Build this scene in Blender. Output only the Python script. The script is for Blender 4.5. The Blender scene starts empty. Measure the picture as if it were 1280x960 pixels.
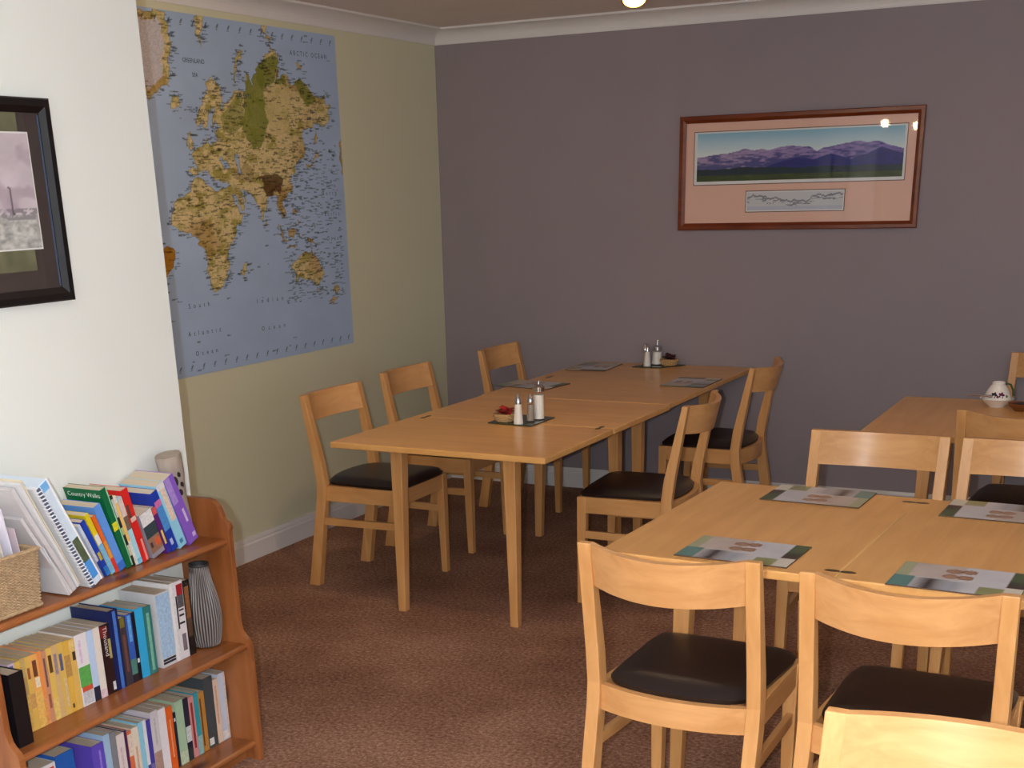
import bpy, bmesh, math, random
import numpy as np
from mathutils import Vector, Matrix, Euler

random.seed(7)
rng = np.random.RandomState(11)
scene = bpy.context.scene
COL = scene.collection

# ------------------------------------------------------------------ camera
CAM = Vector((3.9622, -7.134, 1.7158))
YAW, PITCH, ROLL = -0.479, -0.3653, -0.0282
fwd = Vector((math.sin(YAW)*math.cos(PITCH), math.cos(YAW)*math.cos(PITCH), math.sin(PITCH)))
rgt = Vector((math.cos(YAW), -math.sin(YAW), 0.0))
upv = rgt.cross(fwd)
rgt, upv = (rgt*math.cos(ROLL)+upv*math.sin(ROLL), upv*math.cos(ROLL)-rgt*math.sin(ROLL))
cd = bpy.data.cameras.new('camera')
cam = bpy.data.objects.new('camera', cd)
COL.objects.link(cam)
cam.matrix_world = Matrix(((rgt.x, upv.x, -fwd.x, CAM.x), (rgt.y, upv.y, -fwd.y, CAM.y), (rgt.z, upv.z, -fwd.z, CAM.z), (0, 0, 0, 1)))
cd.sensor_fit = 'HORIZONTAL'
cd.sensor_width = 36.0
cd.lens = 1614.57/1280*36.0
cd.shift_x = 24.4/1280        # the photograph is the upper crop of an upright frame
cd.shift_y = 371.7/1280
cd.clip_start = 0.05
scene.camera = cam

# ------------------------------------------------------------------ light
scene.view_settings.view_transform = 'Standard'
scene.view_settings.look = 'None'
scene.view_settings.exposure = 0.0
scene.view_settings.gamma = 1.0
scene.view_settings.use_curve_mapping = False

FLASH_W = 248.0
SPOT_W = 9.0
MAP_SPOT_W = 31.0
SKY = 1.7
world = bpy.data.worlds.new('sky')
scene.world = world
world.use_nodes = True
wb = world.node_tree.nodes['Background']
wb.inputs[0].default_value = (0.72, 0.86, 1.0, 1)
wb.inputs[1].default_value = SKY

fl = bpy.data.lights.new('camera_flash', 'POINT')
fl.energy = FLASH_W
fl.color = (0.93, 0.97, 1.0)
fl.shadow_soft_size = 0.014
flo = bpy.data.objects.new('camera_flash', fl)
COL.objects.link(flo)
flo.location = CAM - rgt*0.08 + upv*0.004 + fwd*0.02

# ------------------------------------------------------------------ helpers
def lin(c):
    r = []
    for v in c:
        v = v/255.0
        r.append(v/12.92 if v <= 0.04045 else ((v+0.055)/1.055)**2.4)
    return tuple(r)

def nodes(name):
    m = bpy.data.materials.new(name)
    m.use_nodes = True
    nt = m.node_tree
    return m, nt, nt.nodes['Principled BSDF']

def mat(name, c, rough=0.6, spec=0.4, metal=0.0, var=0.06, scale=30.0, bump=0.0, bscale=200.0, coat=0.0, trans=0.0, rnd=0.0, stretch=(1, 1, 1), alpha=None):
    """Noise-varied plain material; c is sRGB 0-255."""
    m, nt, b = nodes(name)
    L = nt.links
    base = lin(c)
    tc = nt.nodes.new('ShaderNodeTexCoord')
    mp = nt.nodes.new('ShaderNodeMapping')
    mp.inputs['Scale'].default_value = stretch
    L.new(tc.outputs['Object'], mp.inputs['Vector'])
    n = nt.nodes.new('ShaderNodeTexNoise')
    n.inputs['Scale'].default_value = scale
    n.inputs['Detail'].default_value = 4
    L.new(mp.outputs[0], n.inputs['Vector'])
    mx = nt.nodes.new('ShaderNodeMix'); mx.data_type = 'RGBA'
    mx.inputs[6].default_value = tuple(x*(1-var) for x in base)+(1,)
    mx.inputs[7].default_value = tuple(min(1, x*(1+var)) for x in base)+(1,)
    L.new(n.outputs['Fac'], mx.inputs[0])
    out = mx.outputs[2]
    if rnd:
        oi = nt.nodes.new('ShaderNodeObjectInfo')
        hs = nt.nodes.new('ShaderNodeHueSaturation')
        mr = nt.nodes.new('ShaderNodeMapRange')
        mr.inputs[3].default_value = 1-rnd; mr.inputs[4].default_value = 1+rnd
        L.new(oi.outputs['Random'], mr.inputs[0]); L.new(mr.outputs[0], hs.inputs['Value'])
        L.new(out, hs.inputs['Color']); out = hs.outputs[0]
    L.new(out, b.inputs['Base Color'])
    b.inputs['Roughness'].default_value = rough
    b.inputs['Specular IOR Level'].default_value = spec
    b.inputs['Metallic'].default_value = metal
    b.inputs['Coat Weight'].default_value = coat
    b.inputs['Transmission Weight'].default_value = trans
    if bump:
        n2 = nt.nodes.new('ShaderNodeTexNoise'); n2.inputs['Scale'].default_value = bscale; n2.inputs['Detail'].default_value = 3
        L.new(mp.outputs[0], n2.inputs['Vector'])
        bp = nt.nodes.new('ShaderNodeBump'); bp.inputs['Strength'].default_value = bump; bp.inputs['Distance'].default_value = 0.004
        L.new(n2.outputs['Fac'], bp.inputs['Height']); L.new(bp.outputs[0], b.inputs['Normal'])
    return m

def wood(name, c1, c2, axis, rough=0.35, spec=0.5, freq=26.0, knots=None, rnd=0.05, coat=0.0):
    """Straight-grained timber; axis is the grain direction (0,1,2)."""
    m, nt, b = nodes(name)
    L = nt.links
    tc = nt.nodes.new('ShaderNodeTexCoord')
    mp = nt.nodes.new('ShaderNodeMapping')
    sc = [1.0, 1.0, 1.0]; sc[axis] = 0.09
    mp.inputs['Scale'].default_value = sc
    L.new(tc.outputs['Object'], mp.inputs['Vector'])
    n = nt.nodes.new('ShaderNodeTexNoise'); n.inputs['Scale'].default_value = freq; n.inputs['Detail'].default_value = 6; n.inputs['Roughness'].default_value = 0.6
    n.inputs['Distortion'].default_value = 0.6
    L.new(mp.outputs[0], n.inputs['Vector'])
    n2 = nt.nodes.new('ShaderNodeTexNoise'); n2.inputs['Scale'].default_value = 5.0; n2.inputs['Detail'].default_value = 2
    L.new(tc.outputs['Object'], n2.inputs['Vector'])
    ad = nt.nodes.new('ShaderNodeMath'); ad.operation = 'MULTIPLY_ADD'
    L.new(n2.outputs['Fac'], ad.inputs[0]); ad.inputs[1].default_value = 0.45; L.new(n.outputs['Fac'], ad.inputs[2])
    rp = nt.nodes.new('ShaderNodeValToRGB')
    rp.color_ramp.elements[0].position = 0.48; rp.color_ramp.elements[0].color = lin(c1)+(1,)
    rp.color_ramp.elements[1].position = 0.95; rp.color_ramp.elements[1].color = lin(c2)+(1,)
    L.new(ad.outputs[0], rp.inputs[0])
    out = rp.outputs[0]
    if knots:
        vs = [1.0, 1.0, 1.0]; vs[axis] = 0.45
        mk = nt.nodes.new('ShaderNodeMapping'); mk.inputs['Scale'].default_value = vs
        L.new(tc.outputs['Object'], mk.inputs['Vector'])
        v = nt.nodes.new('ShaderNodeTexVoronoi'); v.inputs['Scale'].default_value = 6.5
        L.new(mk.outputs[0], v.inputs['Vector'])
        kr = nt.nodes.new('ShaderNodeMapRange'); kr.inputs[1].default_value = 0.04; kr.inputs[2].default_value = 0.17; kr.inputs[3].default_value = 1.0; kr.inputs[4].default_value = 0.0
        L.new(v.outputs['Distance'], kr.inputs[0])
        kx = nt.nodes.new('ShaderNodeMix'); kx.data_type = 'RGBA'
        L.new(kr.outputs[0], kx.inputs[0]); L.new(out, kx.inputs[6]); kx.inputs[7].default_value = lin(knots)+(1,)
        out = kx.outputs[2]
    oi = nt.nodes.new('ShaderNodeObjectInfo')
    hs = nt.nodes.new('ShaderNodeHueSaturation')
    mr = nt.nodes.new('ShaderNodeMapRange'); mr.inputs[3].default_value = 1-rnd; mr.inputs[4].default_value = 1+rnd
    L.new(oi.outputs['Random'], mr.inputs[0]); L.new(mr.outputs[0], hs.inputs['Value'])
    L.new(out, hs.inputs['Color'])
    L.new(hs.outputs[0], b.inputs['Base Color'])
    b.inputs['Roughness'].default_value = rough
    b.inputs['Specular IOR Level'].default_value = spec
    b.inputs['Coat Weight'].default_value = coat
    b.inputs['Coat Roughness'].default_value = 0.15
    bp = nt.nodes.new('ShaderNodeBump'); bp.inputs['Strength'].default_value = 0.06; bp.inputs['Distance'].default_value = 0.002
    L.new(n.outputs['Fac'], bp.inputs['Height']); L.new(bp.outputs[0], b.inputs['Normal'])
    return m

def vcol(name, rough=0.5, spec=0.3, coat=0.0):
    """Flat print: colour comes from the mesh's colour attribute."""
    m, nt, b = nodes(name)
    a = nt.nodes.new('ShaderNodeAttribute'); a.attribute_name = 'print'
    n = nt.nodes.new('ShaderNodeTexNoise'); n.inputs['Scale'].default_value = 400
    tc = nt.nodes.new('ShaderNodeTexCoord'); nt.links.new(tc.outputs['Object'], n.inputs['Vector'])
    mx = nt.nodes.new('ShaderNodeMix'); mx.data_type = 'RGBA'; mx.blend_type = 'MULTIPLY'; mx.inputs[0].default_value = 0.12
    nt.links.new(a.outputs['Color'], mx.inputs[6]); nt.links.new(n.outputs['Color'], mx.inputs[7])
    nt.links.new(mx.outputs[2], b.inputs['Base Color'])
    b.inputs['Roughness'].default_value = rough; b.inputs['Specular IOR Level'].default_value = spec
    b.inputs['Coat Weight'].default_value = coat
    return m

def pane_mat(name):
    """Thin picture glass: clear with a Fresnel reflection."""
    m = bpy.data.materials.new(name); m.use_nodes = True
    nt = m.node_tree; nt.nodes.clear()
    o = nt.nodes.new('ShaderNodeOutputMaterial'); t = nt.nodes.new('ShaderNodeBsdfTransparent'); g = nt.nodes.new('ShaderNodeBsdfGlossy')
    g.inputs['Roughness'].default_value = 0.02
    f = nt.nodes.new('ShaderNodeFresnel'); f.inputs[0].default_value = 1.45
    x = nt.nodes.new('ShaderNodeMixShader')
    ge = nt.nodes.new('ShaderNodeNewGeometry'); iv = nt.nodes.new('ShaderNodeMath'); iv.operation = 'SUBTRACT'; iv.inputs[0].default_value = 1.0
    mu = nt.nodes.new('ShaderNodeMath'); mu.operation = 'MULTIPLY'
    nt.links.new(ge.outputs['Backfacing'], iv.inputs[1]); nt.links.new(iv.outputs[0], mu.inputs[0]); nt.links.new(f.outputs[0], mu.inputs[1])
    nt.links.new(mu.outputs[0], x.inputs[0]); nt.links.new(t.outputs[0], x.inputs[1]); nt.links.new(g.outputs[0], x.inputs[2]); nt.links.new(x.outputs[0], o.inputs[0])
    return m

def link(name, me, parent=None, materials=None, smooth=False):
    o = bpy.data.objects.new(name, me)
    COL.objects.link(o)
    if parent is not None: o.parent = parent
    if materials:
        for x in (materials if isinstance(materials, (list, tuple)) else [materials]): me.materials.append(x)
    if smooth:
        for p in me.polygons: p.use_smooth = True
    return o

def thing(name, label, cat, loc=(0, 0, 0), rz=0.0, group=None, rx=0.0):
    o = bpy.data.objects.new(name, None); COL.objects.link(o)
    o.empty_display_size = 0.05
    o.location = loc; o.rotation_euler = (rx, 0, rz)
    return tag(o, label, cat, group)

def tag(o, label, cat, group=None):
    o['label'] = label; o['category'] = cat
    if group: o['group'] = group
    return o

class MB:
    def __init__(s): s.bm = bmesh.new()
    def hexa(s, lo, hi, bev=0.0, mi=0):
        """lo, hi: four corners each, counter-clockwise from above."""
        b = bmesh.new()
        v = [b.verts.new(p) for p in list(lo)+list(hi)]
        fs = [(3, 2, 1, 0), (4, 5, 6, 7), (0, 1, 5, 4), (1, 2, 6, 5), (2, 3, 7, 6), (3, 0, 4, 7)]
        for f in fs: b.faces.new([v[i] for i in f])
        if bev: bmesh.ops.bevel(b, geom=b.edges[:], offset=bev, segments=2, affect='EDGES', profile=0.5)
        return s._merge(b, mi)
    def box(s, x0, x1, y0, y1, z0, z1, bev=0.0, mi=0):
        f = lambda z: [(x0, y0, z), (x1, y0, z), (x1, y1, z), (x0, y1, z)]
        return s.hexa(f(z0), f(z1), bev, mi)
    def prism(s, pts, off, bev=0.0, mi=0):
        """pts: 3-D polygon, off: extrusion vector."""
        b = bmesh.new(); off = Vector(off)
        a = [b.verts.new(p) for p in pts]; c = [b.verts.new(Vector(p)+off) for p in pts]
        n = len(pts)
        b.faces.new(a[::-1]); b.faces.new(c)
        for i in range(n): b.faces.new([a[i], a[(i+1) % n], c[(i+1) % n], c[i]])
        bmesh.ops.recalc_face_normals(b, faces=b.faces[:])
        if bev: bmesh.ops.bevel(b, geom=b.edges[:], offset=bev, segments=2, affect='EDGES', profile=0.5)
        return s._merge(b, mi)
    def lathe(s, prof, cx=0, cy=0, n=24, mi=0, close=True):
        b = bmesh.new(); rings = []
        for r, z in prof:
            rings.append([b.verts.new((cx+max(r, 1e-4)*math.cos(2*math.pi*i/n), cy+max(r, 1e-4)*math.sin(2*math.pi*i/n), z)) for i in range(n)])
        for a, c in zip(rings, rings[1:]):
            for i in range(n): b.faces.new([a[i], a[(i+1) % n], c[(i+1) % n], c[i]])
        if close:
            b.faces.new(rings[0][::-1]); b.faces.new(rings[-1])
        return s._merge(b, mi)
    def tube(s, pts, r, n=8, mi=0, cyc=False):
        b = bmesh.new(); P = [Vector(p) for p in pts]; rings = []
        N = len(P)
        for i, p in enumerate(P):
            a = P[(i-1) % N] if (i > 0 or cyc) else p
            c = P[(i+1) % N] if (i < N-1 or cyc) else p
            t = (c-a).normalized()
            u = t.cross(Vector((0, 0, 1)))
            if u.length < 1e-3: u = t.cross(Vector((1, 0, 0)))
            u.normalize(); w = t.cross(u)
            rr = r[i] if isinstance(r, (list, tuple)) else r
            rings.append([b.verts.new(p+u*rr*math.cos(2*math.pi*k/n)+w*rr*math.sin(2*math.pi*k/n)) for k in range(n)])
        m = N if cyc else N-1
        for i in range(m):
            a, c = rings[i], rings[(i+1) % N]
            for k in range(n): b.faces.new([a[k], a[(k+1) % n], c[(k+1) % n], c[k]])
        if not cyc: b.faces.new(rings[0][::-1]); b.faces.new(rings[-1])
        bmesh.ops.recalc_face_normals(b, faces=b.faces[:])
        return s._merge(b, mi)
    def _merge(s, b, mi):
        for f in b.faces: f.material_index = mi
        me = bpy.data.meshes.new('tmp'); b.to_mesh(me); b.free()
        s.bm.from_mesh(me); bpy.data.meshes.remove(me)
        return s
    def build(s, name, materials=None, parent=None, smooth=False, xf=None):
        if xf is not None: s.bm.transform(xf)
        if smooth:
            for e in s.bm.edges:
                if len(e.link_faces) == 2 and e.calc_face_angle(0) > 0.75: e.smooth = False
        me = bpy.data.meshes.new(name); s.bm.to_mesh(me); s.bm.free()
        return link(name, me, parent, materials, smooth)

def grid_print(name, P00, U, V, nu, nv, colors, material, parent=None):
    """Flat printed sheet: nu x nv vertices spanning U and V from P00, colours (nv,nu,3) linear."""
    us = np.linspace(0, 1, nu); vs = np.linspace(0, 1, nv)
    uu, vv = np.meshgrid(us, vs)
    co = np.array(P00)[None, None]+uu[..., None]*np.array(U)+vv[..., None]*np.array(V)
    co = co.reshape(-1, 3).astype(np.float32)
    i = np.arange(nu*nv).reshape(nv, nu)
    q = np.stack([i[:-1, :-1], i[:-1, 1:], i[1:, 1:], i[1:, :-1]], -1).reshape(-1).astype(np.int32)
    me = bpy.data.meshes.new(name)
    nq = len(q)//4
    me.vertices.add(len(co)); me.vertices.foreach_set('co', co.reshape(-1))
    me.loops.add(len(q)); me.loops.foreach_set('vertex_index', q)
    me.polygons.add(nq); me.polygons.foreach_set('loop_start', np.arange(0, nq*4, 4, dtype=np.int32))
    me.update(calc_edges=True)
    at = me.color_attributes.new('print', 'FLOAT_COLOR', 'POINT')
    c4 = np.ones((nu*nv, 4), np.float32); c4[:, :3] = np.clip(colors, 0, 1).reshape(-1, 3)
    at.data.foreach_set('color', c4.reshape(-1))
    return link(name, me, parent, material)

def text(name, s, size, mtx, material, parent, track=1.0):
    c = bpy.data.curves.new(name, 'FONT'); c.body = s; c.size = size; c.space_character = track; c.align_x = 'CENTER'; c.resolution_u = 2
    o = bpy.data.objects.new('tmp_text', c); COL.objects.link(o)
    dg = bpy.context.evaluated_depsgraph_get()
    me = bpy.data.meshes.new_from_object(o.evaluated_get(dg))
    bpy.data.objects.remove(o); bpy.data.curves.remove(c)
    me.name = name; me.transform(mtx)
    me.materials.clear()
    return link(name, me, parent, material)

def wall_mtx(y, z, x=0.0):      # text on a wall facing +x
    return Matrix(((0, 0, 1, x), (1, 0, 0, y), (0, 1, 0, z), (0, 0, 0, 1)))

def smooth_noise(h, w, cells, seed):
    r = np.random.RandomState(seed)
    g = r.rand(cells+2, cells+2)
    y = np.linspace(0, cells, h); x = np.linspace(0, cells, w)
    y0 = y.astype(int); x0 = x.astype(int); fy = (y-y0)[:, None]; fx = (x-x0)[None]
    fy = fy*fy*(3-2*fy); fx = fx*fx*(3-2*fx)
    a = g[y0][:, x0]; b = g[y0][:, x0+1]; c = g[y0+1][:, x0]; d = g[y0+1][:, x0+1]
    return a*(1-fy)*(1-fx)+b*(1-fy)*fx+c*fy*(1-fx)+d*fy*fx

def fract(h, w, seed, base=6, octs=4):
    s = 0; a = 1.0; t = 0
    for o in range(octs):
        s = s+a*smooth_noise(h, w, base*2**o, seed+o); t += a; a *= 0.55
    return s/t

def copy_thing(root, loc, rz, label, group=None):
    c = root.copy(); COL.objects.link(c); c.location = loc; c.rotation_euler = (root.rotation_euler[0], 0, rz)
    c['label'] = label
    if group: c['group'] = group
    for ch in root.children:
        d = ch.copy(); COL.objects.link(d); d.parent = c
        for g in ch.children:
            e = g.copy(); COL.objects.link(e); e.parent = d
    return c

# ------------------------------------------------------------------ materials
M = {}
M['wall_back'] = mat('mauve_grey_paint', (148, 138, 144), 0.75, 0.25, var=0.05, scale=3.0, bump=0.12, bscale=90)
M['wall_left'] = mat('pale_olive_paint', (214, 213, 186), 0.7, 0.25, var=0.03, scale=3.0, bump=0.06, bscale=90)
M['wall_white'] = mat('off_white_paint', (236, 240, 236), 0.65, 0.25, var=0.02, scale=3.0, bump=0.04, bscale=90)
M['ceiling'] = mat('ceiling_paint', (236, 226, 220), 0.85, 0.15, var=0.04, scale=6, bump=0.2, bscale=60)
M['trim'] = mat('white_gloss_paint', (226, 224, 224), 0.3, 0.5, var=0.02)
M['carpet'] = None
M['leg'] = wood('beech_upright', (218, 166, 108), (196, 140, 82), 2)
M['rail'] = wood('beech_rail', (220, 168, 112), (198, 142, 86), 0)
M['rail_y'] = wood('beech_side_rail', (216, 164, 106), (194, 138, 80), 1)
M['top'] = wood('beech_table_top', (234, 180, 112), (216, 158, 90), 0, rough=0.3, spec=0.5, freq=22)
M['leather'] = mat('dark_brown_leather', (30, 22, 22), 0.34, 0.5, var=0.15, scale=40, bump=0.25, bscale=260)
M['pine'] = wood('orange_pine_board', (172, 108, 62), (128, 72, 34), 1, rough=0.3, spec=0.5, freq=18, knots=(70, 26, 12))
M['pine_up'] = wood('orange_pine_side', (172, 108, 62), (128, 72, 34), 2, rough=0.3, spec=0.5, freq=18, knots=(66, 24, 12))
M['hinge'] = mat('dull_brass_hinge', (112, 92, 62), 0.4, 0.5, metal=0.7)
M['glue'] = mat('pale_seam_edge', (236, 200, 140), 0.6)
M['chrome'] = mat('chrome', (210, 210, 214), 0.12, 0.5, metal=1.0, var=0.02)
M['frame_wood'] = wood('mahogany_frame', (130, 58, 26), (94, 36, 14), 0, rough=0.25, spec=0.6)
M['black'] = mat('black_frame', (20, 16, 18), 0.3, 0.5)
M['pane'] = pane_mat('picture_glass')

def carpet_mat():
    m, nt, b = nodes('brown_carpet'); L = nt.links
    tc = nt.nodes.new('ShaderNodeTexCoord')
    n = nt.nodes.new('ShaderNodeTexNoise'); n.inputs['Scale'].default_value = 72; n.inputs['Detail'].default_value = 5; n.inputs['Roughness'].default_value = 0.75
    L.new(tc.outputs['Object'], n.inputs['Vector'])
    n2 = nt.nodes.new('ShaderNodeTexNoise'); n2.inputs['Scale'].default_value = 2.2; n2.inputs['Detail'].default_value = 3
    L.new(tc.outputs['Object'], n2.inputs['Vector'])
    ad = nt.nodes.new('ShaderNodeMath'); ad.operation = 'MULTIPLY_ADD'; L.new(n2.outputs['Fac'], ad.inputs[0]); ad.inputs[1].default_value = 0.35; L.new(n.outputs['Fac'], ad.inputs[2])
    rp = nt.nodes.new('ShaderNodeValToRGB')
    e = rp.color_ramp.elements
    e[0].position = 0.47; e[0].color = lin((92, 64, 53))+(1,)
    e[1].position = 0.93; e[1].color = lin((206, 168, 146))+(1,)
    k = e.new(0.68); k.color = lin((150, 110, 90))+(1,)
    L.new(ad.outputs[0], rp.inputs[0]); L.new(rp.outputs[0], b.inputs['Base Color'])
    b.inputs['Roughness'].default_value = 0.95; b.inputs['Specular IOR Level'].default_value = 0.1
    bp = nt.nodes.new('ShaderNodeBump'); bp.inputs['Strength'].default_value = 0.7; bp.inputs['Distance'].default_value = 0.006
    L.new(n.outputs['Fac'], bp.inputs['Height']); L.new(bp.outputs[0], b.inputs['Normal'])
    return m
M['carpet'] = carpet_mat()

# ------------------------------------------------------------------ room
RX, RY, RZ = 5.8, -9.2, 2.556       # right wall, front wall, ceiling
BX, BY0, BY1 = 1.27, -6.2, -3.984    # projecting chimney-breast wall
def struct(o):
    o['kind'] = 'structure'; return o
T = 0.12
struct(MB().box(-T, RX+T, RY-T, T, -0.1, 0).build('floor', M['carpet']))
struct(MB().box(-T, RX+T, RY-T, T, RZ, RZ+0.1).build('ceiling', M['ceiling']))
struct(MB().box(-T, RX+T, 0, T, 0, RZ).build('wall_back', M['wall_back']))
struct(MB().box(-T, 0, RY-T, 0, 0, RZ).build('wall_left', M['wall_left']))
struct(MB().box(0, BX, BY0, BY1, 0, RZ).build('wall_chimney', M['wall_white']))
# right wall with a window opening, front wall with another
def wall_with_hole(name, along, pos, a0, a1, h0, h1, z0, z1, sgn):
    mb = MB()
    def bx(p0, p1, q0, q1):
        lo, hi = (pos, pos+T*sgn) if sgn > 0 else (pos+T*sgn, pos)
        if along == 'y': mb.box(lo, hi, p0, p1, q0, q1)
        else: mb.box(p0, p1, lo, hi, q0, q1)
    bx(a0, h0, 0, RZ); bx(h1, a1, 0, RZ); bx(h0, h1, 0, z0); bx(h0, h1, z1, RZ)
    return struct(mb.build(name, M['wall_white']))
wall_with_hole('wall_right', 'y', RX, RY, 0, -6.9, -4.9, 0.9, 2.15, 1)
wall_with_hole('wall_front', 'x', RY, 0, RX, 2.6, 4.8, 0.9, 2.15, -1)
def window(name, along, pos, h0, h1, z0, z1, sgn):
    mb = MB(); c = pos+sgn*T*0.5; d = 0.03; w = 0.05
    def bx(p0, p1, q0, q1):
        if along == 'y': mb.box(c-d, c+d, p0, p1, q0, q1, 0.004)
        else: mb.box(p0, p1, c-d, c+d, q0, q1, 0.004)
    mid = (h0+h1)/2
    bx(h0, h1, z0, z0+w); bx(h0, h1, z1-w, z1); bx(h0, h0+w, z0+w, z1-w); bx(h1-w, h1, z0+w, z1-w); bx(mid-w/2, mid+w/2, z0+w, z1-w)
    struct(mb.build(name, M['trim']))
    l = bpy.data.lights.new(name+'_daylight', 'AREA'); l.shape = 'RECTANGLE'; l.size = h1-h0; l.size_y = z1-z0; l.cycles.is_portal = True
    o = bpy.data.objects.new(name+'_daylight', l); COL.objects.link(o)
    if along == 'y': o.location = (pos+0.11, mid, (z0+z1)/2); o.rotation_euler = (0, math.pi/2, 0); l.size, l.size_y = z1-z0, h1-h0
    else: o.location = (mid, pos-0.11, (z0+z1)/2); o.rotation_euler = (math.pi/2, 0, 0)
window('window_1', 'y', RX, -6.9, -4.9, 0.9, 2.15, 1)
window('window_2', 'x', RY, 2.6, 4.8, 0.9, 2.15, -1)

# skirting boards with a moulded top
SK = [(0, 0), (0.018, 0), (0.018, 0.085), (0.013, 0.092), (0.013, 0.1), (0.008, 0.117), (0, 0.117)]
struct(MB().prism([(p, RY+0.0, z) for p, z in SK], (0, BY0-RY-0.0, 0)).build('baseboard_left_front', M['trim']))
struct(MB().prism([(p, BY1, z) for p, z in SK], (0, -BY1, 0)).build('baseboard_left', M['trim']))
struct(MB().prism([(0.018, -p, z) for p, z in SK], (RX-0.018, 0, 0)).build('baseboard_back', M['trim']))
struct(MB().prism([(BX+p, BY0, z) for p, z in SK], (0, -5.06-BY0, 0)).build('baseboard_chimney', M['trim']))
struct(MB().prism([(RX-p, RY, z) for p, z in SK], (0, -RY-0.018, 0)).build('baseboard_right', M['trim']))
# cove cornice
CV = [(0, 2.476), (0.006, 2.476)] + [(0.08-0.074*math.cos(a), 2.55-0.074*math.sin(a)+0.0) for a in [i*math.pi/2/8 for i in range(8, -1, -1)]][::-1]
CV = [(0, 2.476), (0.007, 2.476), (0.009, 2.483)] + [(0.01+0.078*(1-math.cos(t)), 2.483+0.062*math.sin(t)) for t in [i*math.pi/2/8 for i in range(1, 9)]] + [(0.092, 2.546), (0.092, RZ), (0, RZ)]
struct(MB().prism([(p, BY1, z) for p, z in CV], (0, -BY1, 0)).build('trim_1', M['trim'], smooth=False))
struct(MB().prism([(0, -p, z) for p, z in CV], (RX, 0, 0)).build('trim_2', M['trim'], smooth=False))
struct(MB().prism([(BX+p, BY0, z) for p, z in CV], (0, BY1-BY0, 0)).build('trim_3', M['trim'], smooth=False))

# ------------------------------------------------------------------ tables
def make_table(label, cx, cy, rz, near=-0.53, far=0.57, group='flip-top dining tables', src=[None], lx=0.292, half=0.67, hinges=True):
    """Local X runs along the seam, local Y across the two leaves."""
    W = 0.494; z0, z1 = 0.725, 0.75
    t = thing('dining_table', label, 'table', (cx, cy, 0), rz, group)
    for s in (-1, 1):
        mb = MB(); a, b = sorted((s*0.0012, s*half))
        mb.box(-W, W, a, b, z0, z1, 0.004)
        mb.build('table_leaf', M['top'], t)
    MB().box(-W+0.004, W-0.004, -0.0012, 0.0012, z0+0.002, z1-0.0006).build('seam_strip', M['glue'], t)
    for s in (-1, 1):
        mb = MB()
        for k in (-1, 1):
            pts = [(s*(W-0.065)+0.011*math.cos(a), k*0.021+0.021*math.sin(a), z1-0.004) for a in [i*2*math.pi/16 for i in range(16)]]
            mb.prism(pts, (0, 0, 0.0048))
        mb.build('hinge', M['hinge'], t)
    for sx in (-1, 1):
        for yo, iy in ((near, 1), (far, -1)):
            mb = MB()
            def q(w, z):
                x0, x1 = sorted((sx*lx, sx*(lx-w))); y0, y1 = sorted((yo, yo+iy*w))
                return [(x0, y0, z), (x1, y0, z), (x1, y1, z), (x0, y1, z)]
            mb.hexa(q(0.036, 0.0), q(0.056, z0), 0.003)
            mb.build('leg', M['leg'], t)
    mb = MB()      # slim recessed under-frame
    mb.box(-lx+0.012, lx-0.012, near+0.012, near+0.032, z0-0.022, z0); mb.box(-lx+0.012, lx-0.012, far-0.032, far-0.012, z0-0.022, z0)
    mb.box(-lx+0.012, -lx+0.032, near+0.032, far-0.032, z0-0.022, z0); mb.box(lx-0.032, lx-0.012, near+0.032, far-0.032, z0-0.022, z0)
    mb.build('under_frame', M['rail'], t)
    return t
def rp(ox, oy, th, u, v):
    c, s = math.cos(th), math.sin(th); return ox+c*u-s*v, oy+s*u+c*v
x, y = rp(0.9237, -2.683, -0.0181, 0.494, 0.67)
make_table('long beech flip-top table nearest the map, with sachet basket and shakers on a tray', x, y, -0.0181, -0.53, 0.58)
x, y = rp(0.9343, -1.3425, -0.0082, 0.494, 0.67)
make_table('beech flip-top table pushed end-on against the mauve wall, with three placemats', x, y, -0.0082, -0.49, 0.57)
THB = -0.0485
x, y = rp(2.6026, -3.8497, THB, 0.672, 0.494)
make_table('pale beech table in the right foreground laid with four patterned placemats', x, y, THB-math.pi/2, -0.52, 0.53)
x, y = rp(2.8922, -0.7982, -0.0057, 0.672, -0.494)
make_table('beech table in the far right corner with a white sugar pot on it', x, y, -0.0057-math.pi/2, -0.46, 0.53)

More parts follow.
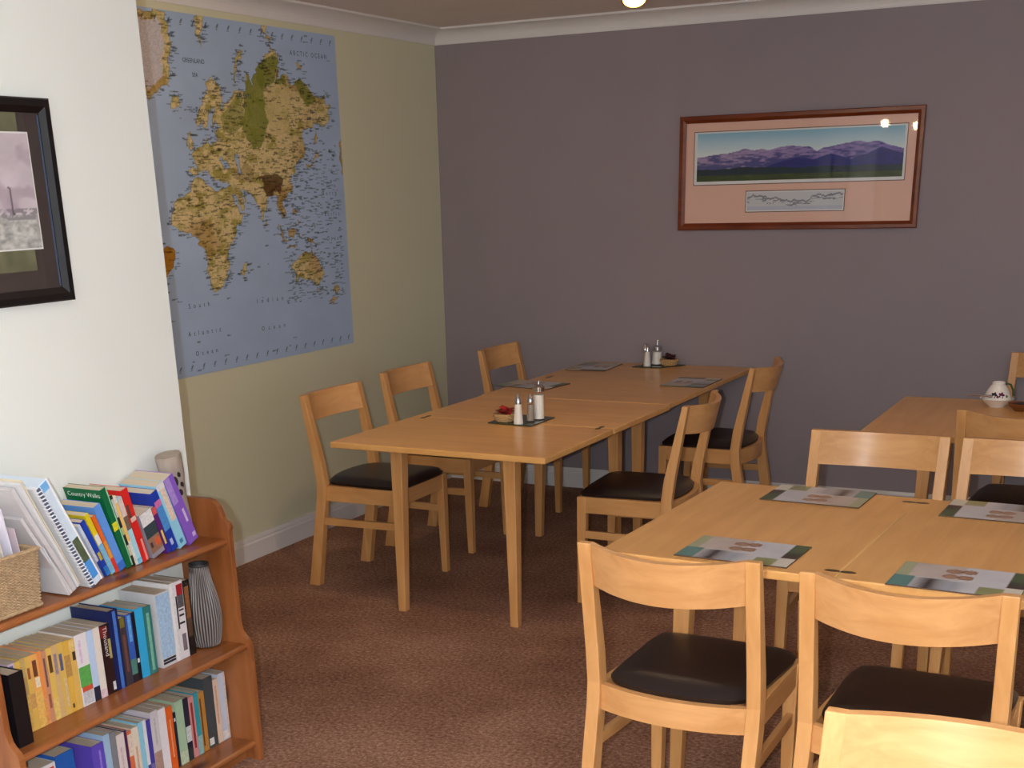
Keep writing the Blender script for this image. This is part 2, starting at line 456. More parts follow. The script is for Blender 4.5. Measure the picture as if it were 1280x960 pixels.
# ------------------------------------------------------------------ chairs
def make_chair(label, x, y, rz):
    t = thing('dining_chair', label, 'chair', (x, y, 0), rz, 'beech dining chairs with dark leather seats')
    prof = [(-.254, 0), (-.197, 0), (-.150, .30), (-.130, .42), (-.127, .48), (-.138, .57), (-.208, .875), (-.233, .875), (-.183, .57), (-.173, .48), (-.178, .42)]
    for s in (-1, 1):
        x0, x1 = sorted((s*0.202, s*0.239))
        MB().prism([(x0, p, z) for p, z in prof], (x1-x0, 0, 0), 0.0025).build('back_post', M['leg'], t)
    for s in (-1, 1):
        def q(w, z, o):
            a, b = sorted((s*o, s*(o-w))); return [(a, .25-w, z), (b, .25-w, z), (b, .25, z), (a, .25, z)]
        MB().hexa(q(.03, 0, .214), q(.042, .474, .218), 0.0025).build('front_leg', M['leg'], t)
    # curved back rail between the posts
    def curved(z0, z1, yf0, yf1, th, sag, hx, n=12, dip=0.0):
        b = bmesh.new(); rows = []
        for i in range(n+1):
            u = -1+2*i/n; xx = hx*u; sg = sag*(1-u*u)
            dp = dip*(1-u*u)
            rows.append([b.verts.new((xx, yf0-sg, z0-dp)), b.verts.new((xx, yf0-sg-th, z0-dp)), b.verts.new((xx, yf1-sg-th, z1-dp)), b.verts.new((xx, yf1-sg, z1-dp))])
        for a, c in zip(rows, rows[1:]):
            for k in range(4): b.faces.new([a[k], c[k], c[(k+1) % 4], a[(k+1) % 4]])
        b.faces.new(rows[0]); b.faces.new(rows[-1][::-1])
        bmesh.ops.recalc_face_normals(b, faces=b.faces[:])
        return b
    yf = lambda z: -.138-.2295*(z-.57)
    mb = MB(); mb._merge(curved(.758, .8745, yf(.758)-0.001, yf(.8745)-0.001, .022, .066, .203, 18, .011), 0)
    mb.build('back_rail', M['rail'], t, True)
    mb = MB(); mb._merge(curved(.402, .474, -.140, -.140, .022, .040, .203), 0); mb.build('rear_seat_rail', M['rail'], t, True)
    MB().box(-.178, .178, .222, .244, .404, .474, .002).build('front_seat_rail', M['rail'], t)
    for s in (-1, 1):
        f = lambda z: [(s*.214-.011, -.14, z), (s*.214+.011, -.14, z), (s*.2035+.011, .212, z), (s*.2035-.011, .212, z)]
        MB().hexa(f(.404), f(.474), .002).build('side_seat_rail', M['rail_y'], t)
    for s in (-1, 1):
        f = lambda z: [(s*.218-.009, -.152, z), (s*.218+.009, -.152, z), (s*.201+.009, .216, z), (s*.201-.009, .216, z)]
        MB().hexa(f(.292), f(.325), .002).build('stretcher', M['rail_y'], t)
    # puffed leather seat
    n = 17; b = bmesh.new(); vs = []
    for j in range(n):
        row = []
        for i in range(n):
            u = -1+2*i/(n-1); v = -1+2*j/(n-1)
            k = 1-0.07*(u*u*v*v)**3       # rounded corners
            hw = 0.2005+0.0145*(v+1)/2
            xx = u*k*hw; yy = 0.052+v*k*0.200-(0.034*(1-u*u)*max(0.0, -v))
            e = (1-abs(u)**7)*(1-abs(v)**7)
            zz = .487+.024*max(0, e)**0.45+0.010*(1-u*u)*(1-v*v)
            row.append(b.verts.new((xx, yy, zz)))
        vs.append(row)
    for j in range(n-1):
        for i in range(n-1): b.faces.new([vs[j][i], vs[j][i+1], vs[j+1][i+1], vs[j+1][i]])
    ring = vs[0]+[r[-1] for r in vs[1:]]+vs[-1][-2::-1]+[r[0] for r in vs[-2:0:-1]]
    low = [b.verts.new((v.co.x*0.985, 0.052+(v.co.y-0.052)*0.985, .4745)) for v in ring]
    N = len(ring)
    for i in range(N): b.faces.new([ring[(i+1) % N], ring[i], low[i], low[(i+1) % N]])
    b.faces.new(low)
    bmesh.ops.recalc_face_normals(b, faces=b.faces[:])
    mb = MB(); mb._merge(b, 0); mb.build('seat', M['leather'], t, True)
    return t
HP = math.pi/2
chairs = [
 (0.784, -2.115, -HP, 'beech chair on the map side, nearest of the three along that side'),
 (0.745, -1.375, -HP, 'beech chair below the map, middle one of the three on that side'),
 (0.800, -0.430, -HP, 'beech chair on the map side, closest to the mauve wall corner'),
 (2.040, -1.915, HP+0.05, 'beech chair on the right of the long tables, nearer of the two there'),
 (1.985, -0.735, HP, 'beech chair by the mauve wall on the right side of the far long table'),
 (2.952, -4.005, -0.05, 'beech chair at the front left of the placemat table, whole dark seat in view'),
 (3.530, -4.060, -0.05, 'beech chair at the front of the placemat table, right of the fully visible seat'),
 (3.765, -5.300, math.pi-0.02, 'pale beech chair nearest the camera, only its backrest showing'),
 (3.102, -2.690, math.pi, 'beech chair on the far side of the placemat table, left one, facing the camera'),
 (3.620, -2.690, math.pi, 'beech chair on the far side of the placemat table, right one, cut by the frame'),
 (3.535, -1.690, -0.10, 'shaded orange-toned beech chair tucked under the sugar-pot table, back to camera'),
 (3.505, -0.265, math.pi, 'beech chair against the mauve wall at the right edge, behind the sugar pot'),
]
c0 = None
for (x, y, rz, lab) in chairs:
    if c0 is None: c0 = make_chair(lab, x, y, rz)
    else: copy_thing(c0, (x, y, 0), rz, lab)

# ------------------------------------------------------------------ spotlights
M['bulb'] = None
def bulb_mat():
    m, nt, b = nodes('lit_halogen_bulb')
    b.inputs['Emission Color'].default_value = (1.0, 0.80, 0.52, 1); b.inputs['Emission Strength'].default_value = 30
    b.inputs['Base Color'].default_value = (1, .9, .8, 1); return m
M['bulb'] = bulb_mat()
M['brass'] = mat('brass_lamp_shell', (196, 150, 84), 0.3, 0.5, metal=0.9)
def spotlight(label, x, y, z, dirv, power, big=1.35):
    t = thing('ceiling_spotlight', label, 'ceiling light', (x, y, z), 0, 'ceiling spotlights')
    d = Vector(dirv).normalized(); rot = d.to_track_quat('Z', 'Y').to_matrix().to_4x4() @ Matrix.Scale(big, 4)
    MB().lathe([(0.012, -0.085), (0.024, -0.08), (0.03, -0.04), (0.036, 0.0), (0.037, 0.004), (0.033, 0.004), (0.026, -0.03), (0.006, -0.04)], n=28, close=False).build('lamp_shell', M['brass'], t, True, rot)
    MB().lathe([(0.0, -0.012), (0.014, -0.011), (0.024, -0.006), (0.031, 0.0015), (0.0, 0.0016)], n=28, close=False).build('bulb', M['bulb'], t, True, rot)
    top = RZ-z
    p = -d*0.08
    MB().tube([p, (p.x, p.y, p.z+0.03), (p.x, p.y, top-0.02)], 0.006).lathe([(0.04, top-0.022), (0.04, top), (0.0, top)], cx=p.x, cy=p.y).build('stem', M['chrome'], t)
    l = bpy.data.lights.new('spotlight_glow', 'SPOT'); l.energy = power; l.color = (1.0, 0.70, 0.42); l.spot_size = math.radians(140); l.spot_blend = 0.7; l.shadow_soft_size = 0.03
    o = bpy.data.objects.new('spotlight_glow', l); COL.objects.link(o); o.parent = t
    o.location = d*0.012; o.rotation_euler = (-d).to_track_quat('Z', 'Y').to_euler()
spotlight('lit brass ceiling spotlight at the top edge above the mauve wall', 2.0, -2.05, 2.365, (0.25, -0.55, -0.8), SPOT_W)
spotlight('brass ceiling spotlight over the sugar-pot table, above the frame', 3.6, -1.9, 2.365, (-0.3, 0.5, -0.8), SPOT_W)
spotlight('brass ceiling spotlight over the long tables, above the frame', 1.7, -3.3, 2.365, (-0.75, 0.55, -0.5), MAP_SPOT_W)
spotlight('left brass ceiling spotlight behind the camera', 0.968, -8.0, 2.236, (0.2, 0.9, -0.25), SPOT_W)
spotlight('right brass ceiling spotlight behind the camera', 1.295, -8.0, 2.2, (0.2, 0.9, -0.25), SPOT_W)

# ------------------------------------------------------------------ world map poster
MAP_POLYS = {
 'eurasia': [(-2.058,2.207),(-2.021,2.174),(-1.992,2.135),(-1.999,2.095),(-2.023,2.104),(-2.009,2.084),(-1.953,2.107),(-1.902,2.144),(-1.846,2.154),(-1.815,2.153),(-1.791,2.246),(-1.778,2.237),(-1.767,2.186),(-1.749,2.207),(-1.718,2.24),(-1.686,2.288),(-1.643,2.322),(-1.603,2.335),(-1.592,2.369),(-1.583,2.336),(-1.541,2.318),(-1.54,2.26),(-1.56,2.228),(-1.508,2.246),(-1.46,2.235),(-1.451,2.201),(-1.413,2.208),(-1.366,2.221),(-1.309,2.208),(-1.252,2.161),(-1.165,2.165),(-1.105,2.116),(-1.141,2.098),(-1.133,2.07),(-1.183,2.029),(-1.227,2.022),(-1.268,2.044),(-1.291,2.026),(-1.336,2.014),(-1.358,2.002),(-1.392,1.974),(-1.368,1.93),(-1.391,1.885),(-1.451,1.862),(-1.485,1.84),(-1.457,1.818),(-1.46,1.801),(-1.512,1.795),(-1.502,1.751),(-1.541,1.706),(-1.59,1.679),(-1.575,1.64),(-1.593,1.601),(-1.615,1.618),(-1.633,1.658),(-1.642,1.708),(-1.665,1.714),(-1.696,1.709),(-1.732,1.666),(-1.762,1.595),(-1.775,1.612),(-1.791,1.656),(-1.808,1.7),(-1.839,1.717),(-1.876,1.723),(-1.911,1.739),(-1.896,1.712),(-1.866,1.69),(-1.906,1.648),(-1.974,1.629),(-1.989,1.65),(-2.015,1.714),(-2.024,1.741),(-2.078,1.772),(-2.103,1.778),(-2.1,1.798),(-2.14,1.783),(-2.15,1.807),(-2.183,1.819),(-2.163,1.783),(-2.196,1.819),(-2.216,1.824),(-2.233,1.799),(-2.277,1.807),(-2.26,1.839),(-2.222,1.834),(-2.225,1.869),(-2.241,1.894),(-2.197,1.914),(-2.167,1.93),(-2.137,1.94),(-2.135,1.96),(-2.123,1.951),(-2.112,1.936),(-2.039,1.952),(-2.061,1.982),(-2.022,2.008),(-2.055,2.018),(-2.082,1.992),(-2.074,2.042),(-2.056,2.083),(-2.077,2.082),(-2.096,2.051),(-2.113,2.011),(-2.137,1.99),(-2.158,2.015),(-2.188,2.009),(-2.186,2.049),(-2.141,2.09),(-2.11,2.15)],
 'uk': [(-2.246,1.988),(-2.232,1.974),(-2.241,1.954),(-2.215,1.929),(-2.227,1.909),(-2.265,1.907),(-2.257,1.929),(-2.263,1.958)],
 'ireland': [(-2.278,1.948),(-2.261,1.948),(-2.269,1.924),(-2.285,1.923)],
 'africa': [(-2.236,1.785),(-2.169,1.781),(-2.142,1.76),(-2.099,1.739),(-2.074,1.748),(-1.996,1.737),(-1.99,1.723),(-1.972,1.685),(-1.938,1.637),(-1.931,1.627),(-1.889,1.631),(-1.924,1.598),(-1.965,1.571),(-1.976,1.552),(-1.988,1.519),(-2.026,1.497),(-2.061,1.432),(-2.046,1.421),(-2.068,1.384),(-2.1,1.338),(-2.155,1.299),(-2.187,1.296),(-2.207,1.341),(-2.225,1.399),(-2.21,1.44),(-2.229,1.493),(-2.26,1.513),(-2.248,1.535),(-2.274,1.559),(-2.327,1.561),(-2.371,1.563),(-2.425,1.588),(-2.431,1.615),(-2.421,1.65),(-2.408,1.681),(-2.352,1.711),(-2.267,1.736),(-2.262,1.763)],
 'madagascar': [(-1.918,1.426),(-1.914,1.403),(-1.951,1.359),(-1.972,1.374),(-1.96,1.401)],
 'australia': [(-1.436,1.439),(-1.411,1.426),(-1.384,1.417),(-1.365,1.444),(-1.347,1.417),(-1.323,1.38),(-1.288,1.328),(-1.309,1.283),(-1.351,1.256),(-1.387,1.283),(-1.408,1.292),(-1.432,1.31),(-1.476,1.304),(-1.531,1.293),(-1.532,1.332),(-1.551,1.376),(-1.5,1.404),(-1.476,1.424)],
 'tasmania': [(-1.357,1.241),(-1.331,1.239),(-1.346,1.225)],
 'nzn': [(-1.167,1.273),(-1.136,1.236),(-1.168,1.224),(-1.189,1.244)],
 'nzs': [(-1.186,1.213),(-1.171,1.199),(-1.227,1.164),(-1.237,1.177)],
 'guinea': [(-1.421,1.517),(-1.379,1.508),(-1.319,1.463),(-1.361,1.475),(-1.396,1.493)],
 'borneo': [(-1.526,1.553),(-1.497,1.535),(-1.522,1.502),(-1.563,1.507),(-1.566,1.532)],
 'sumatra': [(-1.65,1.571),(-1.62,1.54),(-1.567,1.481),(-1.597,1.488),(-1.635,1.535)],
 'java': [(-1.582,1.476),(-1.496,1.465),(-1.508,1.456),(-1.584,1.466)],
 'sulawesi': [(-1.479,1.528),(-1.454,1.523),(-1.472,1.514),(-1.458,1.495),(-1.483,1.499)],
 'phil1': [(-1.502,1.644),(-1.473,1.629),(-1.486,1.615),(-1.499,1.623)],
 'phil2': [(-1.478,1.597),(-1.454,1.585),(-1.476,1.577)],
 'japan1': [(-1.268,1.914),(-1.256,1.886),(-1.302,1.868),(-1.334,1.84),(-1.361,1.829),(-1.37,1.838),(-1.318,1.863),(-1.293,1.886)],
 'sakhalin': [(-1.262,2.005),(-1.246,1.977),(-1.264,1.942),(-1.281,1.948)],
 'srilanka': [(-1.754,1.584),(-1.736,1.57),(-1.757,1.56)],
 'greenland': [(-3.009,2.384),(-2.323,2.446),(-2.316,2.389),(-2.315,2.336),(-2.317,2.29),(-2.327,2.248),(-2.354,2.171),(-2.383,2.144),(-2.427,2.13),(-2.475,2.09),(-2.555,2.169),(-2.667,2.321)],
 'iceland': [(-2.352,2.103),(-2.329,2.115),(-2.299,2.105),(-2.298,2.088),(-2.332,2.079),(-2.356,2.084)],
 'svalbard': [(-2.139,2.446),(-2.073,2.447),(-2.089,2.395),(-2.096,2.377),(-2.116,2.32),(-2.124,2.362),(-2.138,2.387)],
 'franz': [(-1.668,2.444),(-1.613,2.444),(-1.626,2.413),(-1.585,2.403),(-1.593,2.379),(-1.618,2.382),(-1.619,2.405),(-1.648,2.407)],
 'novaya': [(-1.812,2.339),(-1.801,2.329),(-1.843,2.295),(-1.866,2.249),(-1.88,2.212),(-1.872,2.186),(-1.894,2.198),(-1.889,2.248),(-1.863,2.298)],
 'nsib': [(-1.388,2.304),(-1.338,2.303),(-1.351,2.273),(-1.378,2.276)],
 'brazil': [(-3.126,1.595),(-2.75,1.631),(-2.561,1.559),(-2.503,1.512),(-2.436,1.505),(-2.43,1.468),(-2.449,1.414),(-2.501,1.381),(-2.565,1.304),(-2.664,1.222),(-2.791,1.054),(-2.829,1.068),(-2.808,1.324),(-2.903,1.502)],
 'alaska': [(-1.058,1.95),(-1.037,1.96),(-1.037,1.80),(-1.05,1.79),(-1.06,1.86)],
 'h_med': [(-2.229,1.785),(-2.165,1.808),(-2.14,1.817),(-2.107,1.785),(-2.07,1.771),(-2.014,1.77),(-1.994,1.747),(-2.074,1.745),(-2.113,1.748),(-2.141,1.762),(-2.184,1.781)],
 'h_black': [(-2.048,1.858),(-2,1.862),(-1.973,1.83),(-1.998,1.826),(-2.042,1.844)],
 'h_caspian': [(-1.932,1.881),(-1.9,1.881),(-1.914,1.844),(-1.895,1.807),(-1.92,1.807),(-1.93,1.844)],
 'h_baltic': [(-2.106,2.023),(-2.088,1.993),(-2.109,1.956),(-2.141,1.951),(-2.113,1.979)],
 'h_persian': [(-1.911,1.703),(-1.874,1.678),(-1.883,1.669),(-1.921,1.694)],
 'h_red': [(-1.991,1.718),(-1.966,1.718),(-1.921,1.641),(-1.931,1.632)],
 'c_wsib': [(-1.825,2.223),(-1.797,2.192),(-1.776,2.28),(-1.673,2.245),(-1.672,2.138),(-1.668,2.049),(-1.665,2.012),(-1.73,1.921),(-1.772,1.925),(-1.834,1.952),(-1.854,2.012)],
 'c_wsib2': [(-1.683,2.291),(-1.663,2.311),(-1.542,2.318),(-1.539,2.277),(-1.572,2.233),(-1.682,2.181),(-1.721,2.207)],
 'c_ebsib': [(-1.562,2.243),(-1.508,2.245),(-1.47,2.2),(-1.576,2.204)],
 'c_russia': [(-1.945,2.097),(-1.847,2.146),(-1.851,2.007),(-1.927,1.985),(-1.999,1.983),(-2.007,2.044)],
 'c_yana': [(-1.417,2.198),(-1.358,2.225),(-1.306,2.198),(-1.254,2.161),(-1.248,2.137),(-1.317,2.115),(-1.36,2.147)],
 'c_tibet': [(-1.785,1.782),(-1.687,1.806),(-1.625,1.811),(-1.583,1.791),(-1.612,1.712),(-1.645,1.733),(-1.675,1.709),(-1.717,1.719),(-1.747,1.753)],
 'c_iran': [(-1.952,1.826),(-1.818,1.844),(-1.785,1.782),(-1.863,1.769),(-1.96,1.779)],
 'c_plateau': [(-1.679,2.172),(-1.566,2.21),(-1.47,2.2),(-1.465,2.114),(-1.51,2.05),(-1.462,2.008),(-1.473,1.988),(-1.641,1.994),(-1.682,2.069)],
}

def inside(Y, Z, poly):
    r = np.zeros(Y.shape, bool); n = len(poly)
    for i in range(n):
        y0, z0 = poly[i]; y1, z1 = poly[(i+1) % n]
        if z0 == z1: continue
        c = ((z0 > Z) != (z1 > Z)) & (Y < (y1-y0)*(Z-z0)/(z1-z0)+y0)
        r ^= c
    return r
def make_map():
    Ya, Yb, Za, Zb = -3.40, -1.0361, 0.944, 2.4467
    nu, nv = 500, 420
    Y, Z = np.meshgrid(np.linspace(Ya, Yb, nu), np.linspace(Za, Zb, nv))
    jy = (fract(nv, nu, 5, 40, 3)-.5)*0.05; jz = (fract(nv, nu, 25, 40, 3)-.5)*0.05
    Yj, Zj = Y+jy, Z+jz
    msk = {k: inside(Yj, Zj, p) for k, p in MAP_POLYS.items()}
    land = np.zeros(Y.shape, bool)
    for k, m in msk.items():
        if k[:2] not in ('h_', 'c_'): land |= m
    for k, m in msk.items():
        if k.startswith('h_'): land &= ~m
    n1 = fract(nv, nu, 41, 8, 5); n2 = fract(nv, nu, 61, 24, 4); n3 = rng.rand(nv, nu)
    L = lambda *c: np.array(lin(c))
    ocean = L(150, 172, 212)*(1-0)[None] if False else np.array(lin((174, 197, 230)))
    col = ocean[None, None]*(0.9+0.2*n1[..., None])
    tan = np.array(lin((224, 204, 150))); olive = np.array(lin((172, 160, 84))); brown = np.array(lin((176, 130, 70))); green = np.array(lin((124, 132, 46)))
    w = (np.clip((fract(nv, nu, 71, 60, 3)-0.42)*5, 0, 1)*np.clip(.35+(n2-.4)*4, 0, 1))[..., None]; w2 = np.clip((n1-0.52)*7, 0, 1)[..., None]
    lc = tan*(1-w)+olive*w; lc = lc*(1-0.5*w2)+brown*0.5*w2
    for k in ('c_wsib', 'c_wsib2', 'c_ebsib', 'c_russia', 'c_yana'):
        m = msk[k][..., None]; a = 0.85 if k != 'c_russia' else 0.6
        lc = np.where(m, lc*(1-a)+green*a*(0.85+0.3*n2[..., None]), lc)
    lc = np.where(msk['c_plateau'][..., None], lc*0.3+0.7*np.array(lin((216, 196, 138))), lc)
    lc = np.where(msk['c_tibet'][..., None], lc*0.15+0.85*np.array(lin((84, 50, 16)))*(0.7+0.6*n2[..., None]), lc)
    lc = np.where(msk['c_iran'][..., None], lc*0.6+0.4*np.array(lin((120, 86, 36))), lc)
    lc = np.where(msk['brazil'][..., None], np.array(lin((186, 132, 36)))*(0.8+0.4*n2[..., None]), lc)
    gi = msk['greenland'] & (n2 > 0.0)
    er = gi.copy()
    for _ in range(9):
        er[1:-1, 1:-1] = er[1:-1, 1:-1] & er[:-2, 1:-1] & er[2:, 1:-1] & er[1:-1, :-2] & er[1:-1, 2:]
    lc = np.where(er[..., None], np.array(lin((206, 200, 204))), lc)
    col = np.where(land[..., None], lc*(0.82+0.36*n3[..., None]), col)
    # coast line
    ed = np.zeros_like(land); ed[1:-1, 1:-1] = land[1:-1, 1:-1] & ~(land[:-2, 1:-1] & land[2:, 1:-1] & land[1:-1, :-2] & land[1:-1, 2:])
    col = np.where(ed[..., None], col*0.6, col)
    # small place names printed as short dark runs: dense on land, along coasts and over the island seas
    near = land.copy()
    for _ in range(6):
        q = near.copy(); q[1:] |= near[:-1]; q[:-1] |= near[1:]; q[:, 1:] |= near[:, :-1]; q[:, :-1] |= near[:, 1:]; near = q
    dot = lambda i, j, n, d: col.__setitem__((slice(i, i+1), slice(j, j+n)), col[i:i+1, j:j+n]*d)
    k = 0; ice = er
    while k < 2600:
        i = rng.randint(4, nv-4); j = rng.randint(8, nu-14); yv = Y[i, j]; zv = Z[i, j]
        ok = land[i, j] and not ice[i, j]
        if near[i, j] and not ice[i, j]: ok = rng.rand() < (0.55 if land[i, j] else 0.6)
        if not ok and yv > -1.62 and 1.2 < zv < 1.95: ok = rng.rand() < 0.45
        if not ok and rng.rand() < 0.012: ok = True
        if not ok: continue
        green_bias = msk['c_wsib'][i, j] or msk['c_plateau'][i, j]
        if green_bias and rng.rand() < 0.75: k += 1; continue
        dot(i, j, rng.randint(3, 10), 0.3+0.2*rng.rand())
        if rng.rand() < .35: dot(i-1, j, rng.randint(2, 7), 0.4)
        if rng.rand() < 0.3: dot(i+1, j, rng.randint(1, 3), 0.45)
        k += 1
    # thin graticule-edge ticks
    for yy in np.arange(Ya+0.02, Yb, 0.082):
        j = int((yy-Ya)/(Yb-Ya)*(nu-1))
        for zz in (0.978, 2.41):
            i = int((zz-Za)/(Zb-Za)*(nv-1)); 
            for a in range(5): dot(i+a, j+a//2, 2, 0.3)
            dot(i-2, j-1, 3, 0.4)
    t = thing('world_map', 'large blue and tan world map poster on the pale olive wall', 'map poster', (0, -2.2, 0.944))
    off = (0, 2.2, -0.944)
    s = grid_print('map_sheet', (0.0032, Ya+2.2, 0), (0, Yb-Ya, 0), (0, 0, Zb-Za), nu, nv, col, vcol('map_print', 0.55, 0.3), t)
    MB().box(0.0008, 0.003, Ya+2.2, Yb+2.2, 0, Zb-Za).build('backing_sheet', mat('map_paper_edge', (190, 196, 206), 0.7), t)
    ink = mat('map_lettering', (44, 52, 84), 0.7)
    X = 0.0038
    for s_, y, z, sz, tr in [('ARCTIC OCEAN', -1.28, 2.335, .030, 1.6), ('N o r t h', -1.18, 1.70, .028, 1.3), ('P a c i f i c', -1.18, 1.60, .028, 1.3), ('O c e a n', -1.16, 1.48, .028, 1.3),
                     ('I n d i a n', -1.76, 1.22, .03, 1.7), ('O c e a n', -1.75, 1.09, .03, 1.7), ('S o u t h', -2.30, 1.24, .03, 1.4), ('A t l a n t i c', -2.28, 1.12, .03, 1.4), ('O c e a n', -2.28, 0.995+.035, .03, 1.4),
                     ('GREENLAND', -2.17, 2.255, .026, 1), ('SEA', -2.17, 2.20, .024, 1), ('NORWEGIAN', -2.15, 2.055, .026, 1), ('SEA', -2.15, 2.01, .024, 1), ('BARENTS', -1.83, 2.13, .026, 1), ('SEA', -1.83, 2.09, .024, 1),
                     ('East', -1.28, 2.08, .022, 1), ('Siberian Sea', -1.28, 2.05, .022, 1), ('Bering', -1.13, 1.90, .022, 1), ('Sea', -1.13, 1.865, .022, 1)]:
        text('lettering', s_, sz, wall_mtx(y+2.2, z-0.944, X), ink, s, tr)['kind'] = 'stuff'
make_map()

# ------------------------------------------------------------------ framed mountain panorama
def frame_bars(mb, x0, x1, z0, z1, w, d, face):
    """Mitred frame in the local XZ plane, front at y=-d."""
    o = [(x0, z0), (x1, z0), (x1, z1), (x0, z1)]; i = [(x0+w, z0+w), (x1-w, z0+w), (x1-w, z1-w), (x0+w, z1-w)]
    return [(o[k], o[(k+1) % 4], i[(k+1) % 4], i[k]) for k in range(4)]
def picture_frame(t, x0, x1, z0, z1, w, material, d=0.022, xf=None):
    for a, b, c, e in frame_bars(None, x0, x1, z0, z1, w, d, None):
        mid1 = ((a[0]*0.45+e[0]*0.55), (a[1]*0.45+e[1]*0.55)); mid2 = ((b[0]*0.45+c[0]*0.55), (b[1]*0.45+c[1]*0.55))
        bm = bmesh.new()
        sec = lambda p, q, m: [bm.verts.new((p[0], 0, p[1])), bm.verts.new((p[0], -d*0.85, p[1])), bm.verts.new((p[0]*.8+m[0]*.2, -d, p[1]*.8+m[1]*.2)), bm.verts.new((m[0], -d, m[1])), bm.verts.new((q[0], -d*0.55, q[1])), bm.verts.new((q[0], 0, q[1]))]
        A, B = sec(a, e, mid1), sec(b, c, mid2)
        n = len(A)
        for k in range(n): bm.faces.new([A[k], A[(k+1) % n], B[(k+1) % n], B[k]])
        bm.faces.new(A[::-1]); bm.faces.new(B)
        bmesh.ops.recalc_face_normals(bm, faces=bm.faces[:])
        mb = MB(); mb._merge(bm, 0); mb.build('frame_bar', material, t, False, xf)
def flat_rect(name, x0, x1, z0, z1, y, th, m, t, xf=None):
    return MB().box(x0, x1, y-th, y, z0, z1).build(name, m, t, False, xf)
def panorama():
    X0, X1, Z0, Z1 = 1.4845, 2.745, 1.4675, 2.037
    t = thing('framed_panorama', 'wide mahogany-framed mountain panorama on the mauve wall', 'picture', (X0, -0.003, Z0))
    X1 -= X0; Z1 -= Z0; ox, oz = X0, Z0
    picture_frame(t, 0, X1, 0, Z1, 0.036, M['frame_wood'])
    mt = mat('salmon_mount', (226, 186, 170), 0.8, 0.2, var=0.02)
    MB().box(0.03, X1-0.03, -0.008, -0.002, 0.03, Z1-0.03).build('mount_board', mt, t)
    wht = mat('print_border', (222, 224, 226), 0.7); drk = mat('mount_bevel', (108, 82, 72), 0.7)
    a = (1.5668-ox, 2.664-ox, 1.6975-oz, 1.956-oz)
    MB().box(a[0]-.004, a[1]+.004, -0.0088, -0.0082, a[2]-.004, a[3]+.004).build('bevel_line', drk, t)
    MB().box(a[0], a[1], -0.0096, -0.0088, a[2], a[3]).build('print_border', wht, t)
    b = (1.858-ox, 2.373-ox, 1.5585-oz, 1.6585-oz)
    MB().box(b[0]-.004, b[1]+.004, -0.0088, -0.0082, b[2]-.004, b[3]+.004).build('bevel_line', drk, t)
    MB().box(b[0], b[1], -0.0096, -0.0088, b[2], b[3]).build('print_border', wht, t)
    # painted panorama
    nu, nv = 300, 70; u, v = np.meshgrid(np.linspace(0, 1, nu), np.linspace(0, 1, nv))
    L = lambda *c: np.array(lin(c))
    rk = [(0, .50), (.08, .54), (.16, .58), (.24, .66), (.29, .62), (.33, .64), (.36, .60), (.42, .66), (.47, .70), (.52, .67), (.56, .66), (.595, .57), (.62, .63), (.66, .66), (.72, .70), (.78, .74), (.83, .71), (.88, .72), (.93, .63), (1, .55)]
    n = fract(nv, nu, 3, 12, 4); nf = fract(nv, nu, 13, 30, 3)
    ridge = np.interp(u, [p[0] for p in rk], [p[1] for p in rk])+(n[:1]-.5)*0.05
    sky = L(98, 164, 206)*(v[..., None])+L(186, 214, 226)*(1-v[..., None])
    sky = L(220, 234, 238)*(1-np.clip((v-.55)*2.0, 0, 1))[..., None]+L(120, 184, 216)*np.clip((v-.55)*2.0, 0, 1)[..., None]
    hz = np.clip((v-0.28)/np.maximum(ridge-0.28, .01), 0, 1)
    side = u[..., None]
    hi = L(176, 156, 190)*(1-side)+L(126, 110, 186)*side; lo = L(84, 88, 140)*(1-side)+L(52, 54, 132)*side
    s = np.clip((hz-.25)*1.3+(nf-.5)*3.2+(n-.5)*1.6, 0, 1)[..., None]
    mtn = hi*s+lo*(1-s)
    rk2 = [(0, .2), (.35, .26), (.42, .36), (.5, .46), (.58, .40), (.62, .46), (.66, .52), (.7, .47), (.76, .38), (.84, .5), (.9, .6), (.96, .5), (1, .46)]
    r2 = np.interp(u, [p[0] for p in rk2], [p[1] for p in rk2])+(n[:1]-.5)*0.05
    mtn = np.where((v < r2)[..., None], (L(38, 44, 124)*(0.6+0.8*nf[..., None])), mtn)
    gnd = np.where((v < .13)[..., None], L(62, 78, 42)*(0.6+0.8*nf[..., None]), L(30, 52, 66)*(0.7+0.6*nf[..., None]))
    c = np.where((v > ridge)[..., None], sky, mtn); c = np.where((v < .26+(n-.5)*.1)[..., None], gnd, c)
    pm = vcol('picture_print', 0.5)
    grid_print('mountain_print', (1.582-ox, -0.0099, 1.7125-oz), (1.071, 0, 0), (0, 0, 0.2365), nu, nv, c, pm, t)
    nu, nv = 180, 36; u, v = np.meshgrid(np.linspace(0, 1, nu), np.linspace(0, 1, nv)); n = fract(nv, nu, 23, 16, 4)
    c = np.ones((nv, nu, 3))*L(206, 210, 216)
    rr = .62+.14*np.sin(u*9)+(n[:1]-.5)*.5
    c = np.where(((np.abs(v-rr) < .045) | ((v < rr) & (v > rr-.3) & (n > .58)))[..., None], L(128, 132, 150), c)
    c = np.where((v < .22)[..., None], L(190, 196, 212), c)
    grid_print('key_drawing', (1.864-ox, -0.0099, 1.5645-oz), (0.503, 0, 0), (0, 0, 0.088), nu, nv, c, pm, t)
    MB().box(0.032, X1-0.032, -0.0125, -0.0115, 0.032, Z1-0.032).build('glass_pane', M['pane'], t)
panorama()

